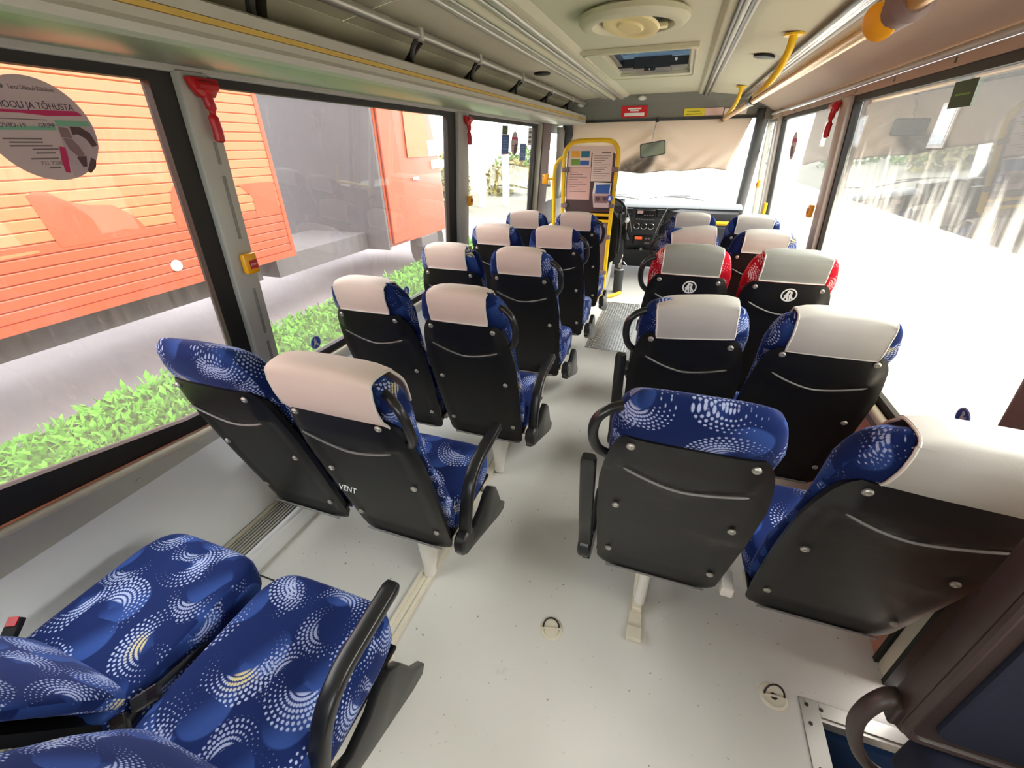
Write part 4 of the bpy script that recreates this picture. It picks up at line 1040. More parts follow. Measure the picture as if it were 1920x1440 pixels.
child_sticker(-1, 2.470, 0.728, 'round blue sticker behind the left cream headrest, low at the far end of the window')
child_sticker(1, 1.481, 0.850, 'round blue sticker with white figure on the bright right window')
s_ = onwall(1, 'window_sticker', 'faded red triangular warning sticker low on the right window', 'sticker', 1.505, 0.755)
flat(s_, 'triangle', [(-0.062, -0.055), (0.062, -0.055), (0.0, 0.055)], 'triangle', 0, 0.0006)
for k in range(3): flat(s_, 'print_line', rect(-0.03 + 0.008 * k, -0.040 + 0.014 * k, 0.03 - 0.008 * k, -0.036 + 0.014 * k), 'darkink', 0.0008, 0.0002)
s_ = onwall(1, 'window_sticker', 'square dark green sticker at the top of the big right window', 'sticker', 2.18, 1.742)
flat(s_, 'square', rect(-0.075, -0.040, 0.075, 0.040), 'darkgreen', 0, 0.0006); flat(s_, 'print_line', rect(-0.05, -0.004, 0.05, 0.002), 'greenink', 0.0007, 0.0002)
s_ = onwall(-1, 'window_sticker', 'small dark green square sticker above a blue notice on the third left window', 'sticker', 4.335, 1.742)
flat(s_, 'square', rect(-0.075, -0.036, 0.075, 0.036), 'darkgreen', 0, 0.0006); flat(s_, 'print_line', rect(-0.04, -0.004, 0.04, 0.0), 'greenink', 0.0007, 0.0002)
for y, z, h, lab in ((4.355, 1.624, 0.078, 'blue notice sheet below the green square on the third left window'), (4.905, 1.550, 0.076, 'blue notice sheet right of the oval poster on the third left window')):
    s_ = onwall(-1, 'window_notice', lab, 'notice', y, z)
    flat(s_, 'sheet', rect(-0.105, -h - 0.008, 0.105, h + 0.008), 'paper', 0, 0.0006); flat(s_, 'print', rect(-0.095, -h, 0.095, h), 'blueink', 0.0007, 0.0002)
    for k in range(5): flat(s_, 'print_line', rect(-0.075, h - 0.03 - 0.022 * k, 0.06, h - 0.022 - 0.022 * k), 'bluelight', 0.0010, 0.0002)
s_ = onwall(-1, 'window_poster', 'round mauve poster between two blue notices on the third left window', 'poster', 4.628, 1.632)
flat(s_, 'paper', disc_pts(0.107, 40), 'poster', 0, 0.0006); flat(s_, 'brush_stroke', rect(-0.088, 0.036, 0.088, 0.056), 'pink', 0.0008)
flat(s_, 'photo_print', [(0.0, 0.0), (0.09, 0.0), (0.096, -0.03), (0.06, -0.08), (0.0, -0.1), (-0.02, -0.06)], 'photod', 0.0008); flat(s_, 'print_line', rect(-0.08, -0.02, -0.01, -0.014), 'ink', 0.0008)
s_ = onwall(-1, 'window_notice', 'small white printed label in the far upper corner of the third left window', 'notice', 5.130, 1.700)
flat(s_, 'sheet', rect(-0.07, -0.085, 0.07, 0.085), 'whiteprint', 0, 0.0006)
for k in range(3): flat(s_, 'print_line', rect(-0.05, -0.06 + 0.045 * k, 0.05, -0.04 + 0.045 * k), 'ink', 0.0008)
s_ = onwall(1, 'window_poster', 'round mauve poster on the second right window near the front door', 'poster', 4.72, 1.580)
flat(s_, 'paper', disc_pts(0.107, 40), 'poster', 0, 0.0006); flat(s_, 'brush_stroke', rect(-0.088, 0.030, 0.088, 0.056), 'pink', 0.0008); flat(s_, 'photo_print', [(-0.09, 0.0), (0.02, 0.0), (0.04, -0.06), (-0.02, -0.09), (-0.07, -0.06)], 'photod', 0.0008)

# ================================================================== FLOOR FITTINGS
def floor_ring(x, y, label, up, rz):
    r_ = thing('floor_ring', label, 'tie-down ring', (x, y, 0.0), (0, 0, rz), group='recessed tie-down rings in the floor')
    part('flange', MB().lathe([(0.026, 0.0005), (0.044, 0.0005), (0.042, 0.004), (0.034, 0.006), (0.027, 0.003)], 36), 'creamsteel', r_, smooth=30)
    part('cup', MB().lathe([(0.0, 0.0008), (0.0265, 0.0008), (0.0265, 0.0022), (0.012, 0.0018), (0.010, 0.005), (0.0, 0.0055)], 28), 'darkmetal' if up else 'creamsteel', r_, smooth=30)
    part('bar', MB().box((-0.036, -0.004, 0.004), (0.036, 0.004, 0.009)), 'creamsteel', r_, bevel=0.002)
    a0 = math.radians(62 if up else 6)
    pts = [(0.030 * math.cos(t_), 0.036 * math.sin(t_) * math.cos(a0), 0.009 + 0.036 * math.sin(t_) * math.sin(a0)) for t_ in [PI * k / 14 for k in range(15)]]
    part('ring', MB().tube(pts, 0.0032, 8), 'darkmetal', r_, smooth=True)
    if not up: part('flap', MB().prism([(x_, y_ + 0.0, 0.005) for x_, y_ in [(0.026 * math.cos(PI * k / 10), -0.004 - 0.034 * math.sin(PI * k / 10)) for k in range(11)]], (0, 0, 0.003)), 'creamsteel', r_, bevel=0.001)
floor_ring(-0.19, 0.925, 'round cream floor ring lying flat in the middle of the gangway', False, 0.25)
floor_ring(0.565, 0.948, 'round floor ring with its loop raised near the step well', True, 0.1)
cp = thing('chequer_plate', 'silver aluminium chequer plate set in the gangway floor before the partition', 'plate', (-0.375, 4.20, 0.0))
part('sheet', MB().box((-0.19, -0.68, 0.0004), (0.195, 0.68, 0.0035)), 'plate', cp, bevel=0.001)
td = MB()
for i in range(15):
    for j in range(46):
        x = -0.175 + 0.0255 * i; y = -0.66 + 0.029 * j
        if abs(x) > 0.185: continue
        a = 0.75 if (i + j) % 2 else -0.75; c_, s_ = math.cos(a) * 0.012, math.sin(a) * 0.012; nx, ny = -math.sin(a) * 0.004, math.cos(a) * 0.004
        td.add([(x - c_, y - s_, 0.0034), (x + nx, y + ny, 0.0034), (x + c_, y + s_, 0.0034), (x - nx, y - ny, 0.0034), (x - c_ * .5, y - s_ * .5, 0.0070), (x + c_ * .5, y + s_ * .5, 0.0070)],
               [(0, 3, 4), (0, 4, 1), (1, 4, 5), (1, 5, 2), (2, 5, 3), (3, 5, 4)])
part('tread', td, 'plate', cp)['kind'] = 'stuff'

# ================================================================== DRIVER'S PARTITION
PYY = 5.05
pt = thing('driver_partition', 'yellow tube framed partition with brown board behind the driver', 'partition', (-0.90, PYY, 0.0))
def px(x): return x + 0.90
part('frame_tube', MB().tube(bez([(px(-0.640), 0, 0.12), (px(-0.640), 0, 0.7), (px(-0.622), 0, 1.30), (px(-0.615), 0, 1.50), (px(-0.645), 0, 1.60), (px(-0.72), 0, 1.645), (px(-0.90), 0, 1.652), (px(-1.08), 0, 1.640), (px(-1.16), 0, 1.585), (px(-1.185), 0, 1.50), (px(-1.185), 0, 1.30), (px(-1.180), 0, 0.7), (px(-1.180), 0, 0.05)], 6), 0.0225, 12), 'yellow', pt, smooth=True)
part('side_tube', MB().tube(bez([(px(-1.19), 0, 1.50), (px(-1.24), 0, 1.475), (px(-1.285), 0, 1.40), (px(-1.295), 0, 1.25), (px(-1.285), 0, 0.90), (px(-1.28), 0, 0.05)], 6), 0.019, 12), 'yellow', pt, smooth=True)
for z in (0.93, 0.865): part('cross_tube', MB().tube([(px(-1.18), 0, z), (px(-0.64), 0, z)], 0.016, 12), 'yellow', pt, smooth=True)
part('side_cross_tube', MB().tube([(px(-1.285), 0, 0.865), (px(-1.18), 0, 0.865)], 0.016, 10), 'yellow', pt, smooth=True)
part('foot_tube', MB().tube(bez([(px(-0.640), 0.0, 0.16), (px(-0.67), -0.03, 0.06), (px(-0.70), -0.075, 0.024), (px(-0.62), -0.06, 0.024), (px(-0.53), 0.02, 0.024), (px(-0.455), 0.16, 0.024)], 6), 0.020, 10), 'yellow', pt, smooth=True)
part('board', MB().prism([(x, 0.012, z) for x, z in rr(px(-1.160), px(-0.645), 0.955, 1.540, 0.03)], (0, 0.010, 0)), 'brown', pt, label='dark brown notice board')
part('clear_board', MB().prism([(x, 0.012, z) for x, z in rr(px(-1.150), px(-0.640), 1.542, 1.605, 0.02)], (0, 0.008, 0)), 'paper', pt)
part('lower_board', MB().box((px(-1.165), 0.0, 0.05), (px(-0.665), 0.012, 0.845)), 'brownpil', pt, label='mauve lower board', bevel=0.003)
for x, z in ((-1.168, 1.378), (-0.634, 1.382), (-1.165, 1.020), (-0.645, 1.028), (-0.655, 0.70), (-0.66, 0.30)):
    part('clamp', MB().box((px(x) - 0.036, -0.026, z - 0.024), (px(x) + 0.036, 0.026, z + 0.024)), 'clamp', pt, bevel=0.008, smooth=30)
part('button_arm', MB().tube([(px(-1.29), 0, 1.29), (px(-1.36), -0.005, 1.285)], 0.011, 8), 'yellow', pt, smooth=True)
sbx = thing('ticket_button', 'yellow box with buttons held out left of the partition by the brown pillar', 'button', (-1.392, PYY, 1.285))
part('housing', MB().box((-0.034, -0.035, -0.052), (0.034, 0.03, 0.052)), 'button', sbx, bevel=0.012, smooth=30)
for k in range(3): part('key', MB().box((-0.030, -0.038, 0.022 - 0.028 * k), (-0.014, -0.034, 0.034 - 0.028 * k)), 'ivory', sbx)
# sheets fixed to the board
def sheet(name, label, cat, x0, z0, x1, z1, mat, off=0.0):
    t_ = thing(name, label, cat, ((x0 + x1) / 2, PYY + 0.0105 - off, (z0 + z1) / 2), (PI / 2, 0, 0))
    w_, h_ = (x1 - x0) / 2, (z1 - z0) / 2
    flat(t_, 'paper', rect(-w_, -h_, w_, h_), mat, 0, 0.0006); return t_, w_, h_
s_, w_, h_ = sheet('notice', 'white sheet with four coloured squares, top left of the partition board', 'notice', -1.146, 1.405, -0.898, 1.572, 'paper')
for x0, z0, x1, z1, m in ((-0.09, 0.006, 0.002, 0.068, 'orangeink'), (0.014, 0.006, 0.104, 0.068, 'tealink'), (-0.09, -0.068, 0.002, -0.008, 'greenink'), (0.004, -0.068, 0.104, -0.022, 'blueink')):
    flat(s_, 'print', rect(x0, z0, x1, z1), m, 0.0008)
s_, w_, h_ = sheet('notice', 'tall pale pink printed sheet below the four coloured squares', 'notice', -1.150, 1.080, -0.892, 1.402, 'paperpink')
for k in range(9): flat(s_, 'print_line', rect(-0.10, h_ - 0.05 - 0.024 * k, 0.04 + 0.05 * ((k * 7) % 3 - 1), h_ - 0.045 - 0.024 * k), 'ink', 0.0008)
s_, w_, h_ = sheet('notice', 'white typed sheet at the top right of the partition board', 'notice', -0.888, 1.268, -0.672, 1.562, 'paper', 0.001)
flat(s_, 'print', rect(-0.01, h_ - 0.03, 0.08, h_ - 0.018), 'ink', 0.0008)
for k in range(11): flat(s_, 'print_line', rect(-0.09, h_ - 0.055 - 0.021 * k, 0.09 - 0.03 * ((k * 5) % 4), h_ - 0.050 - 0.021 * k), 'ink', 0.0008)
lh = thing('leaflet_holder', 'leaflet box with blue flyer on the right of the partition board', 'leaflet holder', (-0.748, PYY + 0.010, 1.135))
part('box', MB().hexa([(-0.078, -0.07, -0.125), (0.082, -0.07, -0.125), (0.082, -0.001, -0.125), (-0.078, -0.001, -0.125)], [(-0.098, -0.085, 0.018), (0.088, -0.085, 0.018), (0.088, -0.001, 0.018), (-0.098, -0.001, 0.018)]), 'poster', lh, bevel=0.003)
part('photo_print', MB().hexa([(-0.068, -0.0795, -0.075), (0.070, -0.0795, -0.075), (0.070, -0.078, -0.075), (-0.068, -0.078, -0.075)], [(-0.072, -0.0850, -0.004), (0.074, -0.0850, -0.004), (0.074, -0.083, -0.004), (-0.072, -0.083, -0.004)]), 'photom', lh)
part('face_print', MB().cyl((-0.035, -0.0865, -0.035), (-0.035, -0.0835, -0.035), 0.022), 'photod', lh); part('face_print', MB().cyl((0.04, -0.0865, -0.03), (0.04, -0.0835, -0.03), 0.022), 'photod', lh)
part('flyer', MB().hexa([(-0.098, -0.078, 0.010), (0.088, -0.078, 0.010), (0.088, -0.074, 0.010), (-0.098, -0.074, 0.010)], [(-0.092, -0.040, 0.125), (0.092, -0.040, 0.118), (0.092, -0.036, 0.118), (-0.092, -0.036, 0.125)]), 'whiteprint', lh)
part('flyer_print', MB().hexa([(-0.070, -0.0795, 0.018), (0.078, -0.0795, 0.018), (0.078, -0.077, 0.018), (-0.070, -0.077, 0.018)], [(-0.070, -0.0435, 0.112), (0.082, -0.0435, 0.108), (0.082, -0.041, 0.108), (-0.070, -0.041, 0.112)]), 'blueink', lh)
s_ = thing('round_sticker', 'small round blue sticker beside the leaflet box on the partition', 'sticker', (-0.656, PYY - 0.078, 1.108), (PI / 2, 0, 0))
flat(s_, 'disc', disc_pts(0.034, 28), 'stickerblue', 0, 0.001); flat(s_, 'figure_print', [(-0.012, -0.022), (0.010, -0.020), (0.014, 0.0), (0.004, 0.022), (-0.006, 0.022), (-0.012, 0.0)], 'whiteprint', 0.0012); flat(s_, 'stem', rect(0.0, -0.004, 0.02, 0.004), 'stickerblue', -0.001)

# signs on the header
def hsign(name, label, x0, z0, x1, z1, mat, skew=0.0):
    zc = (z0 + z1) / 2; yc = 5.985 + (2.02 - zc) * 0.29 - 0.004
    t_ = thing(name, label, 'sign', ((x0 + x1) / 2, yc, zc), (PI / 2 + 0.283, skew, 0))
    w_, h_ = (x1 - x0) / 2, (z1 - z0) / 2
    flat(t_, 'plate', rect(-w_, -h_, w_, h_), mat, -0.001, 0.003); return t_, w_, h_
s_, w_, h_ = hsign('header_sign', 'red sign with white panel in the middle of the header', -0.745, 1.888, -0.450, 2.005, 'redsign')
flat(s_, 'print_line', rect(-0.075, 0.022, 0.075, 0.038), 'whiteprint', 0.0022); flat(s_, 'print_line', rect(-0.05, 0.004, 0.05, 0.014), 'whiteprint', 0.0022); flat(s_, 'white_panel', rect(-0.115, -0.045, 0.115, -0.012), 'whiteprint', 0.0022)
s_, w_, h_ = hsign('header_sign', 'yellow sign with small print on the right part of the header', -0.045, 1.884, 0.172, 1.958, 'yelsign')
flat(s_, 'print_line', rect(-0.08, 0.006, 0.06, 0.011), 'darkgreen', 0.0022); flat(s_, 'print_line', rect(-0.09, -0.022, 0.085, -0.016), 'darkgreen', 0.0022)
hsign('header_sign', 'blank pale pink card beside the yellow header sign', 0.174, 1.884, 0.362, 1.957, 'paperpink')
hsign('header_sign', 'white and yellow card on the header partly hidden by the handrail', 0.375, 1.886, 0.60, 1.945, 'paper')

# ================================================================== WINDSCREEN CURTAIN AND MIRROR
g = []
NX, NZ = 60, 22
for i in range(NZ):
    v = i / (NZ - 1); row = []
    for j in range(NX):
        u = j / (NX - 1)
        xr = 0.69 + (0.53 - 0.69) * v
        x = -1.36 + (xr + 1.36) * u
        zb_ = 1.300 + 0.035 * u + 0.012 * math.sin(9 * u) + 0.008 * math.sin(23 * u)
        z = 1.866 + (zb_ - 1.866) * v
        dx = x + 0.345
        y = 6.125 + 0.012 * math.sin(7 * x + 2 * v) * v + 0.026 * math.exp(-(dx / 0.26) ** 2) * math.sin(20 * (v - 1.1 * abs(dx))) * (0.5 + v) + 0.030 * v * math.sin(26 * x + 16 * v) * max(0, v - 0.45) * max(0, min(1, 1.6 - abs(x + 0.1) * 1.4))
        row.append((x, y, z))
    g.append(row)
cu = MB().sheet(g, 0.002)
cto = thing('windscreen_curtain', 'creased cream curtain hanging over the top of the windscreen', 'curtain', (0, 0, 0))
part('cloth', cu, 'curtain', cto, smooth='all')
part('hem', MB().tube([Vector(p) for p in g[-1]], 0.005, 6), 'tan', cto, smooth=True)
cz = thing('cab_curtain', 'pale grey curtain gathered beside the driver window', 'curtain', (-1.50, 6.02, 0.96))
g = [[(0.06 * math.sin(j * 0.9) * (0.4 + 0.6 * (1 - i / 9)) + 0.01 * j, -0.10 + 0.05 * j * (1 - 0.55 * (i / 9) ** 2), 0.85 - 0.09 * i) for j in range(9)] for i in range(10)]
part('cloth', MB().sheet(g, 0.003), 'bluelight' if False else 'grey', cz, smooth='all')
mi = thing('rear_view_mirror', 'small rectangular rear view mirror hanging on a thin stem before the curtain', 'mirror', (-0.335, 5.99, 1.56), (math.radians(-4), math.radians(-9), math.radians(6)))
part('housing', MB().prism([(x, 0.012, z) for x, z in rr(-0.145, 0.145, -0.076, 0.076, 0.018)], (0, 0.02, 0)), 'blackgloss', mi, bevel=0.004)
part('mirror_glass', MB().prism([(x, 0.0105, z) for x, z in rr(-0.136, 0.136, -0.068, 0.068, 0.014)], (0, 0.003, 0)), 'mirror', mi)
part('stem', MB().tube([(0.0, 0.026, 0.06), (0.02, 0.024, 0.18), (0.055, 0.01, 0.30)], 0.008, 8), 'chrome', mi, smooth=True)
part('mount', MB().cyl((0.055, 0.01, 0.27), (0.057, 0.008, 0.315), 0.020), 'blackgloss', mi)

# ================================================================== DASHBOARD
da = thing('dashboard', 'charcoal dashboard with radio, heater knobs and vents below the windscreen', 'dashboard', (-0.32, 6.10, 0.0))
def dxx(x): return x + 0.32
def sweep(profile, x0, x1, n=2):
    m = MB(); rings = [[Vector((dxx(x0 + (x1 - x0) * k / (n - 1)), y - 6.10, z)) for y, z in profile] for k in range(n)]
    return m.loft(rings)
part('top_pad', sweep([(6.06, 0.905), (6.10, 0.935), (6.30, 0.945), (6.98, 0.87), (6.98, 0.60), (6.35, 0.60), (6.12, 0.84)], -1.40, 0.80), 'dashtop', da, smooth=35)
part('lower_body', sweep([(6.30, 0.60), (6.22, 0.34), (6.50, 0.05), (6.96, 0.05), (6.96, 0.62), (6.40, 0.62)], -1.40, 0.80), 'dash', da, smooth=35)
part('passenger_bulge', MB().loft([[Vector((dxx(x), y - 6.10, z)) for y, z in pr] for x, pr in ((-0.10, [(6.10, 0.88), (6.08, 0.80), (6.16, 0.50), (6.40, 0.42), (6.40, 0.93), (6.18, 0.93)]), (0.10, [(5.98, 0.86), (5.95, 0.76), (6.05, 0.52), (6.40, 0.42), (6.40, 0.94), (6.12, 0.93)]), (0.76, [(6.02, 0.86), (5.99, 0.76), (6.08, 0.52), (6.40, 0.42), (6.40, 0.94), (6.14, 0.93)]))]), 'dash', da, smooth=40)
con = part('centre_console', MB().loft([[Vector((dxx(x), y - 6.10, z)) for x, y in ((-0.52 + k, 6.06 - f), (-0.10 - k, 6.06 - f), (-0.10 - k, 6.40), (-0.52 + k, 6.40))] for z, k, f in ((0.34, 0.0, -0.06), (0.46, 0.0, 0.0), (0.60, 0.0, 0.02), (0.78, -0.02, 0.03), (0.90, -0.05, 0.0), (0.93, -0.06, -0.05))]), 'dash', da, smooth=35)
part('radio', MB().box((dxx(-0.435), -0.085, 0.795), (dxx(-0.200), -0.02, 0.880)), 'screen', da, bevel=0.005)
part('radio_display', MB().box((dxx(-0.420), -0.0865, 0.835), (dxx(-0.35), -0.084, 0.870)), 'paperpink', da)
for k in range(4): part('radio_key', MB().box((dxx(-0.335 + 0.032 * k), -0.0875, 0.812), (dxx(-0.312 + 0.032 * k), -0.084, 0.822)), 'lip', da)
part('switch_row', MB().box((dxx(-0.44), -0.090, 0.755), (dxx(-0.20), -0.03, 0.785)), 'blackgloss', da, bevel=0.004)
for k in range(7): part('switch', MB().box((dxx(-0.432 + 0.033 * k), -0.096, 0.760), (dxx(-0.408 + 0.033 * k), -0.089, 0.778)), 'lip', da, bevel=0.002)
for x in (-0.411, -0.321, -0.231):
    k_ = part('heater_knob', MB().tube([(dxx(x), -0.05, 0.685), (dxx(x), -0.105, 0.685)], [0.040, 0.030], 24), 'blackgloss', da, smooth=35)
    part('knob_ring', MB().tube([(dxx(x) + 0.036 * math.cos(2 * PI * q / 24), -0.094, 0.685 + 0.036 * math.sin(2 * PI * q / 24)) for q in range(24)], 0.006, 8, closed=True), 'chrome', k_, smooth=True)
tg = part('tachograph', MB().box((dxx(-0.435), -0.085, 0.455), (dxx(-0.19), -0.02, 0.565)), 'screen', da, bevel=0.005)
part('display', MB().box((dxx(-0.415), -0.0865, 0.517), (dxx(-0.322), -0.084, 0.552)), 'orangelcd', tg, label='lit orange display')
for x, z in ((-0.27, 0.53), (-0.235, 0.53), (-0.27, 0.475), (-0.235, 0.475)): part('key', MB().box((dxx(x) - 0.012, -0.088, z - 0.008), (dxx(x) + 0.012, -0.084, z + 0.008)), 'lip', tg)
part('tray', MB().box((dxx(-0.50), -0.07, 0.36), (dxx(-0.12), 0.14, 0.385)), 'blackgloss', da, bevel=0.006)
part('tray_knob', MB().tube([(dxx(-0.318), -0.06, 0.395), (dxx(-0.318), -0.10, 0.395)], 0.018, 12), 'lip', da, smooth=35)
for x0, x1 in ((-0.585, -0.478), (-0.185, -0.080)):
    v_ = part('air_vent', MB().box((dxx(x0), -0.075, 0.785), (dxx(x1), -0.02, 0.890)), 'blackgloss', da, bevel=0.006)
    for k in range(5): part('vent_slat', MB().box((dxx(x0) + 0.008, -0.082, 0.797 + 0.018 * k), (dxx(x1) - 0.008, -0.072, 0.802 + 0.018 * k)), 'lip' if k == 2 else 'dash', v_)
for sx_ in (-1, 1):
    part('trim_strip', MB().tube(bez([(dxx(-0.315 + sx_ * 0.255), -0.05, 0.91), (dxx(-0.315 + sx_ * 0.21), -0.082, 0.80), (dxx(-0.315 + sx_ * 0.17), -0.085, 0.68), (dxx(-0.315 + sx_ * 0.15), -0.07, 0.60)], 5), 0.005, 8), 'alu', da, smooth=True)
part('binnacle', MB().loft([[Vector((dxx(x), y - 6.10, z)) for y, z in pr] for x, pr in ((-1.10, [(6.0, 0.92), (6.02, 0.78), (6.3, 0.78), (6.3, 0.99), (6.06, 1.0)]), (-0.62, [(6.0, 0.92), (6.02, 0.78), (6.3, 0.78), (6.3, 0.99), (6.06, 1.0)]))]), 'dash', da, smooth=30)
gl_ = thing('gear_lever', 'gear lever with pale round knob beside the dashboard console', 'lever', (-0.54, 6.0, 0.52))
part('knob', MB().lathe([(0.0, 0.262), (0.02, 0.258), (0.032, 0.235), (0.026, 0.21), (0.014, 0.20), (0.0, 0.20)], 18), 'lamp', gl_, smooth=True)
part('shaft', MB().cyl((0, 0.02, 0.06), (0, 0, 0.205), 0.009), 'chrome', gl_, smooth=30)
part('boot', MB().lathe([(0.0, 0.0), (0.075, 0.0), (0.06, 0.03), (0.045, 0.05), (0.02, 0.10), (0.0, 0.11)], 18), 'black', gl_, smooth=40)
part('console_block', MB().box((-0.09, -0.07, -0.47), (-0.005, 0.10, 0.0)), 'dash', gl_, bevel=0.012)
sw = thing('steering_wheel', 'dark steering wheel behind the partition at the left of the dashboard', 'steering wheel', (-0.745, 5.74, 0.845), (math.radians(62), 0, 0))
part('rim', MB().tube([(0.205 * math.cos(2 * PI * k / 40), 0.205 * math.sin(2 * PI * k / 40), 0) for k in range(40)], 0.016, 10, closed=True), 'blackgloss', sw, smooth=True)
part('hub', MB().lathe([(0.0, -0.03), (0.06, -0.03), (0.075, -0.01), (0.05, 0.012), (0.0, 0.016)], 24), 'black', sw, smooth=35)
for a in (0.1, PI - 0.1, -PI / 2): part('spoke', MB().tube([(0.05 * math.cos(a), 0.05 * math.sin(a), -0.012), (0.20 * math.cos(a), 0.20 * math.sin(a), 0)], 0.014, 8, flat=0.6), 'lip', sw, smooth=True)
part('column', MB().cyl((0, 0, -0.03), (0, 0, -0.40), 0.045), 'dash', sw, smooth=30)
ds = thing('driver_seat', 'black driver seat mostly hidden behind the partition, its edge beside the yellow post', 'seat', (-0.845, 5.40, 0.0))
part('backrest', MB().loft([[Vector((q * (0.27 if z < 0.9 else 0.20) * (1 if abs(q) < 2 else 1), y, z)) for q, y in ((-1, -0.06 - 0.1 * z + 0.05), (1, -0.06 - 0.1 * z + 0.05), (1.04, 0.02 - 0.1 * z), (0.8, 0.07 - 0.1 * z), (-0.8, 0.07 - 0.1 * z), (-1.04, 0.02 - 0.1 * z))] for z in (0.40, 0.6, 0.85, 0.95, 1.02)]), 'black', ds, smooth=40)
part('headrest', MB().box((-0.12, -0.17, 1.05), (0.12, -0.09, 1.22)), 'black', ds, bevel=0.03, smooth=40)
part('cushion', MB().box((-0.26, 0.02, 0.30), (0.26, 0.28, 0.44)), 'black', ds, bevel=0.03, smooth=40)
part('pedestal', MB().box((-0.2, -0.02, 0.0), (0.2, 0.25, 0.30)), 'darkmetal', ds, bevel=0.01)
part('armrest', MB().tube(bez([(0.285, -0.12, 0.93), (0.292, -0.05, 0.80), (0.292, -0.02, 0.62), (0.285, 0.0, 0.45)], 5), 0.020, 8), 'blackgloss', ds, smooth=True)
ca = thing('canister', 'dark grey cylinder with chrome lever on the floor beside the partition', 'canister', (-0.500, 5.30, 0.0))
part('body', MB().lathe([(0.0, 0.0), (0.052, 0.0), (0.056, 0.01), (0.056, 0.25), (0.050, 0.285), (0.028, 0.305), (0.0, 0.31)], 24), 'dash', ca, smooth=35)
part('valve', MB().cyl((0, 0, 0.30), (0, 0, 0.36), 0.018), 'chrome', ca, smooth=30)
part('lever', MB().tube(bez([(-0.01, 0, 0.35), (0.03, 0.0, 0.385), (0.075, 0, 0.34)], 4), 0.010, 8, flat=0.6), 'chrome', ca, smooth=True)
part('lever', MB().tube(bez([(-0.005, 0, 0.36), (0.015, 0.0, 0.43), (0.012, 0, 0.48)], 4), 0.008, 8), 'chrome', ca, smooth=True)
part('collar', MB().tube([(0.045 * math.cos(2 * PI * k / 20), 0.045 * math.sin(2 * PI * k / 20), 0.285) for k in range(20)], 0.008, 8, closed=True), 'alu', ca, smooth=True)
bp = thing('side_guard', 'slanted pale grey guard plate beside the foot of the partition', 'guard', (-0.62, 5.13, 0.0))
part('plate', MB().hexa([(-0.035, 0.0, 0.03), (0.0, 0.10, 0.03), (0.006, 0.098, 0.03), (-0.029, -0.002, 0.03)], [(0.015, 0.0, 0.40), (0.035, 0.06, 0.40), (0.041, 0.058, 0.40), (0.021, -0.002, 0.40)]), 'grey', bp)
part('fold', MB().tube([(-0.033, 0.0, 0.03), (0.016, 0.0, 0.40)], 0.006, 8), 'alu', bp, smooth=True)
yr = thing('guard_rail', 'short yellow guard rail in front of the foremost right seats', 'rail', (0.40, 4.95, 0.0))
part('rail', MB().tube(bez([(-0.03, 0, 0.02), (-0.03, 0, 0.50), (-0.025, 0, 0.84), (0.02, 0, 0.895), (0.10, 0, 0.90), (0.30, 0, 0.905), (0.46, 0, 0.905)], 6), 0.019, 12), 'yellow', yr, smooth=True)
part('panel', MB().box((0.0, -0.008, 0.12), (0.45, 0.008, 0.86)), 'dash', yr, bevel=0.003)
part('post', MB().tube([(0.44, 0, 0.005), (0.44, 0, 0.95), (0.44, 0, 1.10)], 0.017, 10), 'yellow', yr, smooth=True)

# ================================================================== OUTSIDE
GZ = -0.80
struct('ground', MB().box((-2.0, -40, GZ - 0.1), (60, 90, GZ)), 'gravel')
struct('street', MB().box((-60, -40, GZ - 0.1), (-2.0, 90, GZ)), 'street')
struct('trim_4', MB().box((-14, -20, GZ + 0.001), (-5.2, 16, GZ + 0.012)), 'asphalt')
lw = thing('lawn', 'strip of bright green grass outside the left windows', 'grass', (-3.6, 3.0, GZ))
lw_soil = part('soil', MB().prism([(-1.33, -13, 0.001), (1.65, -13, 0.001), (1.65, -13, 0.05), (-1.15, -13, 0.30), (-1.30, -13, 0.25)], (0, 21.5, 0)), 'soil', lw)
td = MB(); rnd = random.Random(3)
for k in range(26000):
    x = rnd.uniform(-1.24, 1.6); y = rnd.uniform(-5.5, 7.5) if k % 3 else rnd.uniform(-5, 2.5); h = rnd.uniform(0.03, 0.11) * (1.0 if rnd.random() < .9 else 1.5); a = rnd.uniform(0, PI * 2); q = rnd.uniform(0.012, 0.030)
    dx, dy = math.cos(a) * q, math.sin(a) * q; lx, ly = rnd.uniform(-.07, .07), rnd.uniform(-.07, .07)
    zb_ = 0.045 + 0.25 * (1.65 - max(x, -1.15)) / 2.8
    td.add([(x - dx * .4, y - dy * .4, zb_), (x + dx * .4, y + dy * .4, zb_), (x + lx * .6 + dx, y + ly * .6 + dy, zb_ + h * 0.7), (x + lx * 1.3, y + ly * 1.3, zb_ + h), (x + lx * .6 - dx, y + ly * .6 - dy, zb_ + h * 0.7)], [(0, 1, 2, 3, 4)])
gr = part('grass_blades', td, 'grass', lw); gr['kind'] = 'stuff'

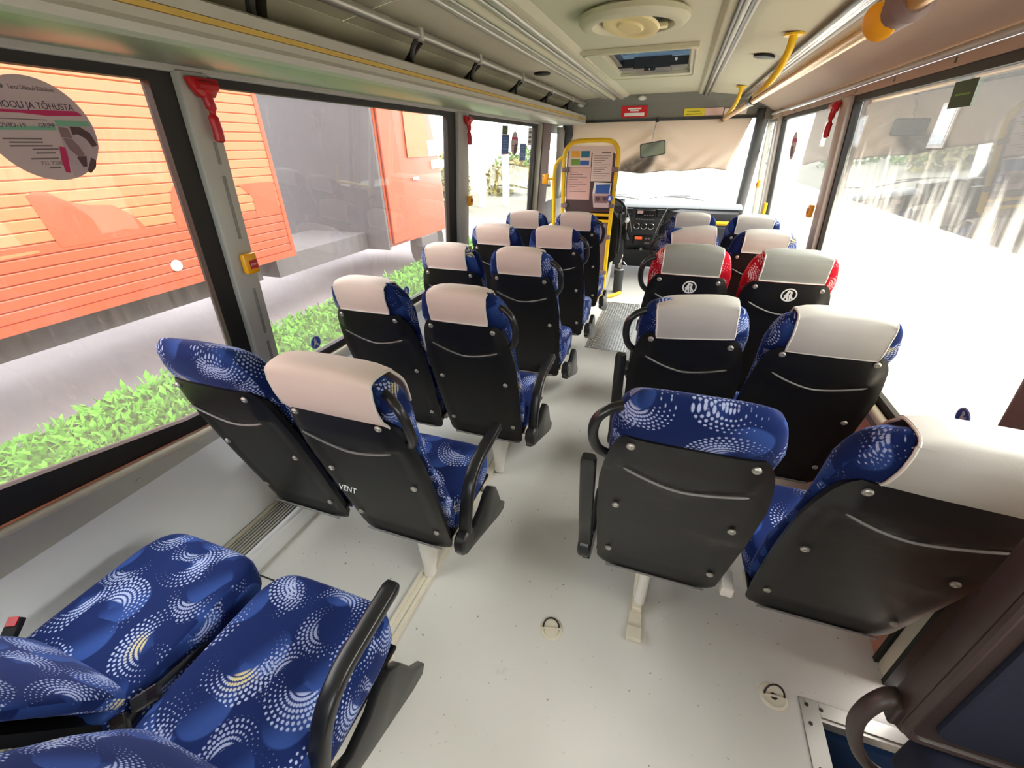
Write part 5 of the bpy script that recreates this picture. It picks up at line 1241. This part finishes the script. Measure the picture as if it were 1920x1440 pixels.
# orange box truck parked alongside
TX = -5.0
bt = thing('box_trailer', 'long orange ribbed trailer with paler upper slats parked alongside the left windows', 'trailer', (TX, 4.75, GZ))
zs = 1.15; L0 = 12.5; PT = 0.095
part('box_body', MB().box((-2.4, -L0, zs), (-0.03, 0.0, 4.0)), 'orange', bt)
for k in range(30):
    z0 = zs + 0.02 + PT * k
    part('side_slat', MB().prism([(-0.03, 0, z0), (-0.008, 0, z0 + 0.001), (0.0, 0, z0 + 0.010), (0.0, 0, z0 + PT - 0.010), (-0.008, 0, z0 + PT - 0.002), (-0.03, 0, z0 + PT - 0.001)], (0, -L0, 0)), 'peach' if k >= 6 else 'orange', bt)  # upper slats paler than the lower ones
part('corner_post', MB().box((-0.06, -0.03, zs), (0.012, 0.03, 4.0)), 'orange', bt, bevel=0.008)
part('lower_rail', MB().box((-0.08, -L0, zs - 0.06), (0.010, 0.03, zs + 0.02)), 'orange', bt)
part('chassis', MB().box((-1.9, -L0, 0.75), (-0.5, -0.2, zs - 0.06)), 'truckdark', bt)
for y in (-9.6, -8.4, -7.2):
    part('wheel', MB().tube([(-0.35, y, 0.5), (-0.08, y, 0.5)], 0.5, 28), 'rubber', bt, smooth=35)
lm = part('marker_lamp', MB().lathe([(0.0, 0.02), (0.05, 0.015), (0.06, 0.0), (0.0, 0.0)], 16, Matrix.Translation((0.004, -1.62, 1.32)) @ Matrix.Rotation(PI / 2, 4, 'Y')), 'truckwhite', bt, smooth=35)
def mark(pts, mat='peach'):
    part('side_shape', MB().prism([(0.0012, y - 4.75, z - GZ) for y, z in pts], (0.002, 0, 0)), mat, bt)
mark([(2.20, 1.30), (2.26, 1.33), (2.34, 1.32), (2.46, 1.23), (2.60, 1.19), (2.78, 1.17), (2.92, 1.06), (3.00, 0.915), (3.0, 0.88), (2.26, 0.88), (2.24, 0.95)], 'orange')
mark([(3.30, 1.06), (3.36, 1.24), (3.42, 1.30), (3.52, 1.18), (3.60, 1.00), (3.62, 0.88), (3.30, 0.88)], 'orange')
mark([(4.32, 0.88), (4.33, 1.10), (4.20, 1.22), (4.16, 1.24), (4.30, 1.25), (4.70, 1.25), (4.70, 0.88)], 'orange')
mark([(-1.0, 0.80), (1.80, 0.86), (2.10, 0.87), (2.10, 0.89), (-1.0, 0.89)], 'peach')
# orange tractor cab ahead of it
tcab = thing('truck_cab', 'orange lorry cab seen through the second left window ahead of the trailer', 'truck', (TX, 8.35, GZ))
part('body', MB().loft([[Vector((x, y, z)) for x, y in ((-2.5, -1.25), (0.0, -1.25), (0.03, 0.9 - f), (-0.12, 1.25 - f), (-2.4, 1.25 - f))] for z, f in ((0.75, 0.0), (1.5, 0.0), (2.2, 0.05), (3.2, 0.35), (3.55, 0.7))]), 'orange', tcab, smooth=30)
part('rear_panel', MB().box((-2.55, -1.31, 0.70), (-0.01, -1.255, 3.5)), 'truckdark', tcab)
part('side_window', MB().prism([(0.032, 0.0 + y, z) for y, z in ((-0.35, 2.25), (0.62, 2.25), (0.42, 3.0), (-0.35, 3.05))], (0.004, 0, 0)), 'peach', tcab)
part('wind_deflector', MB().prism([(0.02, -1.2, 0.8), (0.02, -0.6, 0.8), (0.02, -0.75, 3.4), (0.02, -1.2, 3.5)], (0.04, 0, 0)), 'orange', tcab, bevel=0.01)
part('grille_panel', MB().box((0.005, 0.55, 2.02), (0.045, 1.15, 2.18)), 'truckwhite', tcab, bevel=0.01)
part('grille_panel', MB().box((0.005, 0.45, 2.26), (0.045, 1.05, 2.55)), 'truckwhite', tcab, bevel=0.01)
part('step', MB().box((-0.1, -0.2, 0.55), (0.05, 0.5, 0.75)), 'truckdark', tcab, bevel=0.01)
part('handle', MB().box((0.03, -0.25, 1.85), (0.055, -0.05, 1.90)), 'truckwhite', tcab, bevel=0.006)
part('wheel', MB().tube([(-0.35, 0.45, 0.5), (-0.05, 0.45, 0.5)], 0.5, 28), 'rubber', tcab, smooth=35)
part('chassis', MB().box((-1.8, -3.5, 0.7), (-0.5, -1.25, 1.0)), 'truckdark', tcab)
# grey building beyond the gap
def house(name, label, loc, sx_, sy_, h, mat, wins, face):
    t_ = thing(name, label, 'building', loc)
    part('wall', MB().box((-sx_, -sy_, 0), (sx_, sy_, h)), mat, t_)
    part('roof', MB().hexa([(-sx_ - .2, -sy_ - .2, h), (sx_ + .2, -sy_ - .2, h), (sx_ + .2, sy_ + .2, h), (-sx_ - .2, sy_ + .2, h)], [(-sx_ * .3, -sy_, h + 1.5), (sx_ * .3, -sy_, h + 1.5), (sx_ * .3, sy_, h + 1.5), (-sx_ * .3, sy_, h + 1.5)]), 'truckdark', t_)
    for y, z in wins:
        f_ = part('window', MB().box((face * sx_ - 0.05, y - 0.55, z), (face * sx_ + 0.05, y + 0.55, z + 1.3)), 'render', t_)
        part('pane', MB().box((face * (sx_ + 0.05) - 0.01, y - 0.45, z + 0.1), (face * (sx_ + 0.05) + 0.01, y + 0.45, z + 1.2)), 'darkwin', f_)
    return t_
house('house', 'grey rendered house in the gap between orange trailer and cab', (-17.0, 15.0, GZ), 3.0, 8.0, 6.0, 'render', [(-5, 1.0), (-2, 1.0), (1, 1.0), (4, 1.0), (-5, 3.6), (-2, 3.6), (1, 3.6), (4, 3.6)], 1)
house('house', 'long grey rendered house across the yard on the right', (11.0, 14.0, GZ), 3.0, 24.0, 4.8, 'darkrender', [(-14, 2.2), (-6, 2.2), (6, 2.2), (14, 2.2), (20, 2.2)], -1)
def bush(name, label, loc, sx_, sy_, h, mat, n, seed):
    r = random.Random(seed); m = MB()
    for k in range(n):
        while True:
            p = Vector((r.uniform(-1, 1), r.uniform(-1, 1), r.uniform(0, 1)))
            if p.x ** 2 + p.y ** 2 < 1.0 and p.z < 1 - 0.35 * (p.x ** 2 + p.y ** 2): break
        c = Vector((p.x * sx_, p.y * sy_, p.z * h + 0.05)); u = Vector((r.uniform(-1, 1), r.uniform(-1, 1), r.uniform(-1, 1))).normalized(); v = u.orthogonal().normalized(); q = r.uniform(0.10, 0.22)
        m.add([c - u * q, c + v * q * 0.5, c + u * q, c - v * q * 0.5], [(0, 1, 2, 3)])
    t_ = thing(name, label, 'shrub', loc)
    part('foliage', m, mat, t_)['kind'] = 'stuff'
    part('stem', MB().cyl((0, 0, 0), (0, 0, h * 0.7), 0.06, 0.02, 8), 'truckdark', t_); return t_
for k, (x, y, h) in enumerate(((-9.5, 17.0, 2.0), (-11.0, 20.2, 2.2), (-12.5, 23.5, 2.0), (-9.0, 25.5, 1.8))):
    bush('dry_shrub', ['dry yellow shrub nearest along the street outside the third left window', 'second dry yellow shrub along the street on the left', 'third dry yellow shrub further along the left street', 'farthest dry yellow shrub on the left street'][k], (x, y, GZ), 1.5, 1.5, h, 'hedge', 900, 20 + k)
for k, (x, y) in enumerate(((-10.2, 30.5), (-8.0, 35.0))):
    bush('green_shrub', ['green shrub far ahead beyond the yellow shrubs on the left', 'farther green shrub behind the first one far ahead on the left'][k], (x, y, GZ), 1.8, 1.8, 2.4, 'leaf', 900, 40 + k)
for k, (x, y) in enumerate(((-8.3, 19.3), (-7.4, 20.0))):
    t_ = thing('gate_post', ['white gate post by the yellow shrubs outside the third left window', 'second white gate post right of the first outside the third left window'][k], 'post', (x, y, GZ))
    part('shaft', MB().box((-0.12, -0.12, 0), (0.12, 0.12, 2.3)), 'truckwhite', t_, bevel=0.01); part('cap', MB().hexa([(-.16, -.16, 2.3), (.16, -.16, 2.3), (.16, .16, 2.3), (-.16, .16, 2.3)], [(-.04, -.04, 2.42), (.04, -.04, 2.42), (.04, .04, 2.42), (-.04, .04, 2.42)]), 'truckwhite', t_)
for x, lab in ((-0.75, 'left windscreen wiper lying along the bottom of the windscreen'), (0.15, 'right windscreen wiper lying along the bottom of the windscreen')):
    wp = thing('wiper', lab, 'wiper', (x, 7.075, 0.90))
    part('arm', MB().tube([(0.25, 0.0, 0.0), (0.0, -0.02, 0.035), (-0.30, -0.035, 0.045)], 0.010, 8), 'rubber', wp, smooth=True)
    part('blade', MB().tube([(-0.50, -0.02, 0.018), (-0.2, -0.04, 0.055), (0.06, -0.045, 0.062)], 0.007, 6), 'black', wp, smooth=True)
# outside mirror by the front door
om = thing('wing_mirror', 'black outside mirror on a bent arm beyond the front entrance door', 'mirror', (1.10, 7.0, 1.50))
part('housing', MB().box((-0.07, -0.06, -0.14), (0.10, 0.05, 0.12)), 'black', om, bevel=0.03, smooth=40)
part('mirror_glass', MB().box((-0.05, -0.064, -0.11), (0.08, -0.0605, 0.09)), 'mirror', om)
part('arm', MB().tube(bez([(0.03, 0.0, 0.10), (0.03, 0.0, 0.20), (-0.03, 0.0, 0.24), (-0.16, 0.03, 0.22)], 5), 0.012, 8), 'black', om, smooth=True)
om = thing('wing_mirror', 'black outside mirror beyond the driver window at the left front', 'mirror', (-1.95, 7.1, 1.25))
part('housing', MB().box((-0.12, -0.06, -0.2), (0.10, 0.05, 0.2)), 'black', om, bevel=0.03, smooth=40)
part('mirror_glass', MB().box((-0.10, -0.064, -0.17), (0.08, -0.0605, 0.17)), 'mirror', om)
part('arm', MB().tube(bez([(0.0, 0.0, 0.16), (0.02, 0.0, 0.30), (0.16, 0.0, 0.36), (0.36, 0.02, 0.30)], 5), 0.014, 8), 'black', om, smooth=True)
bpy.context.view_layer.update()
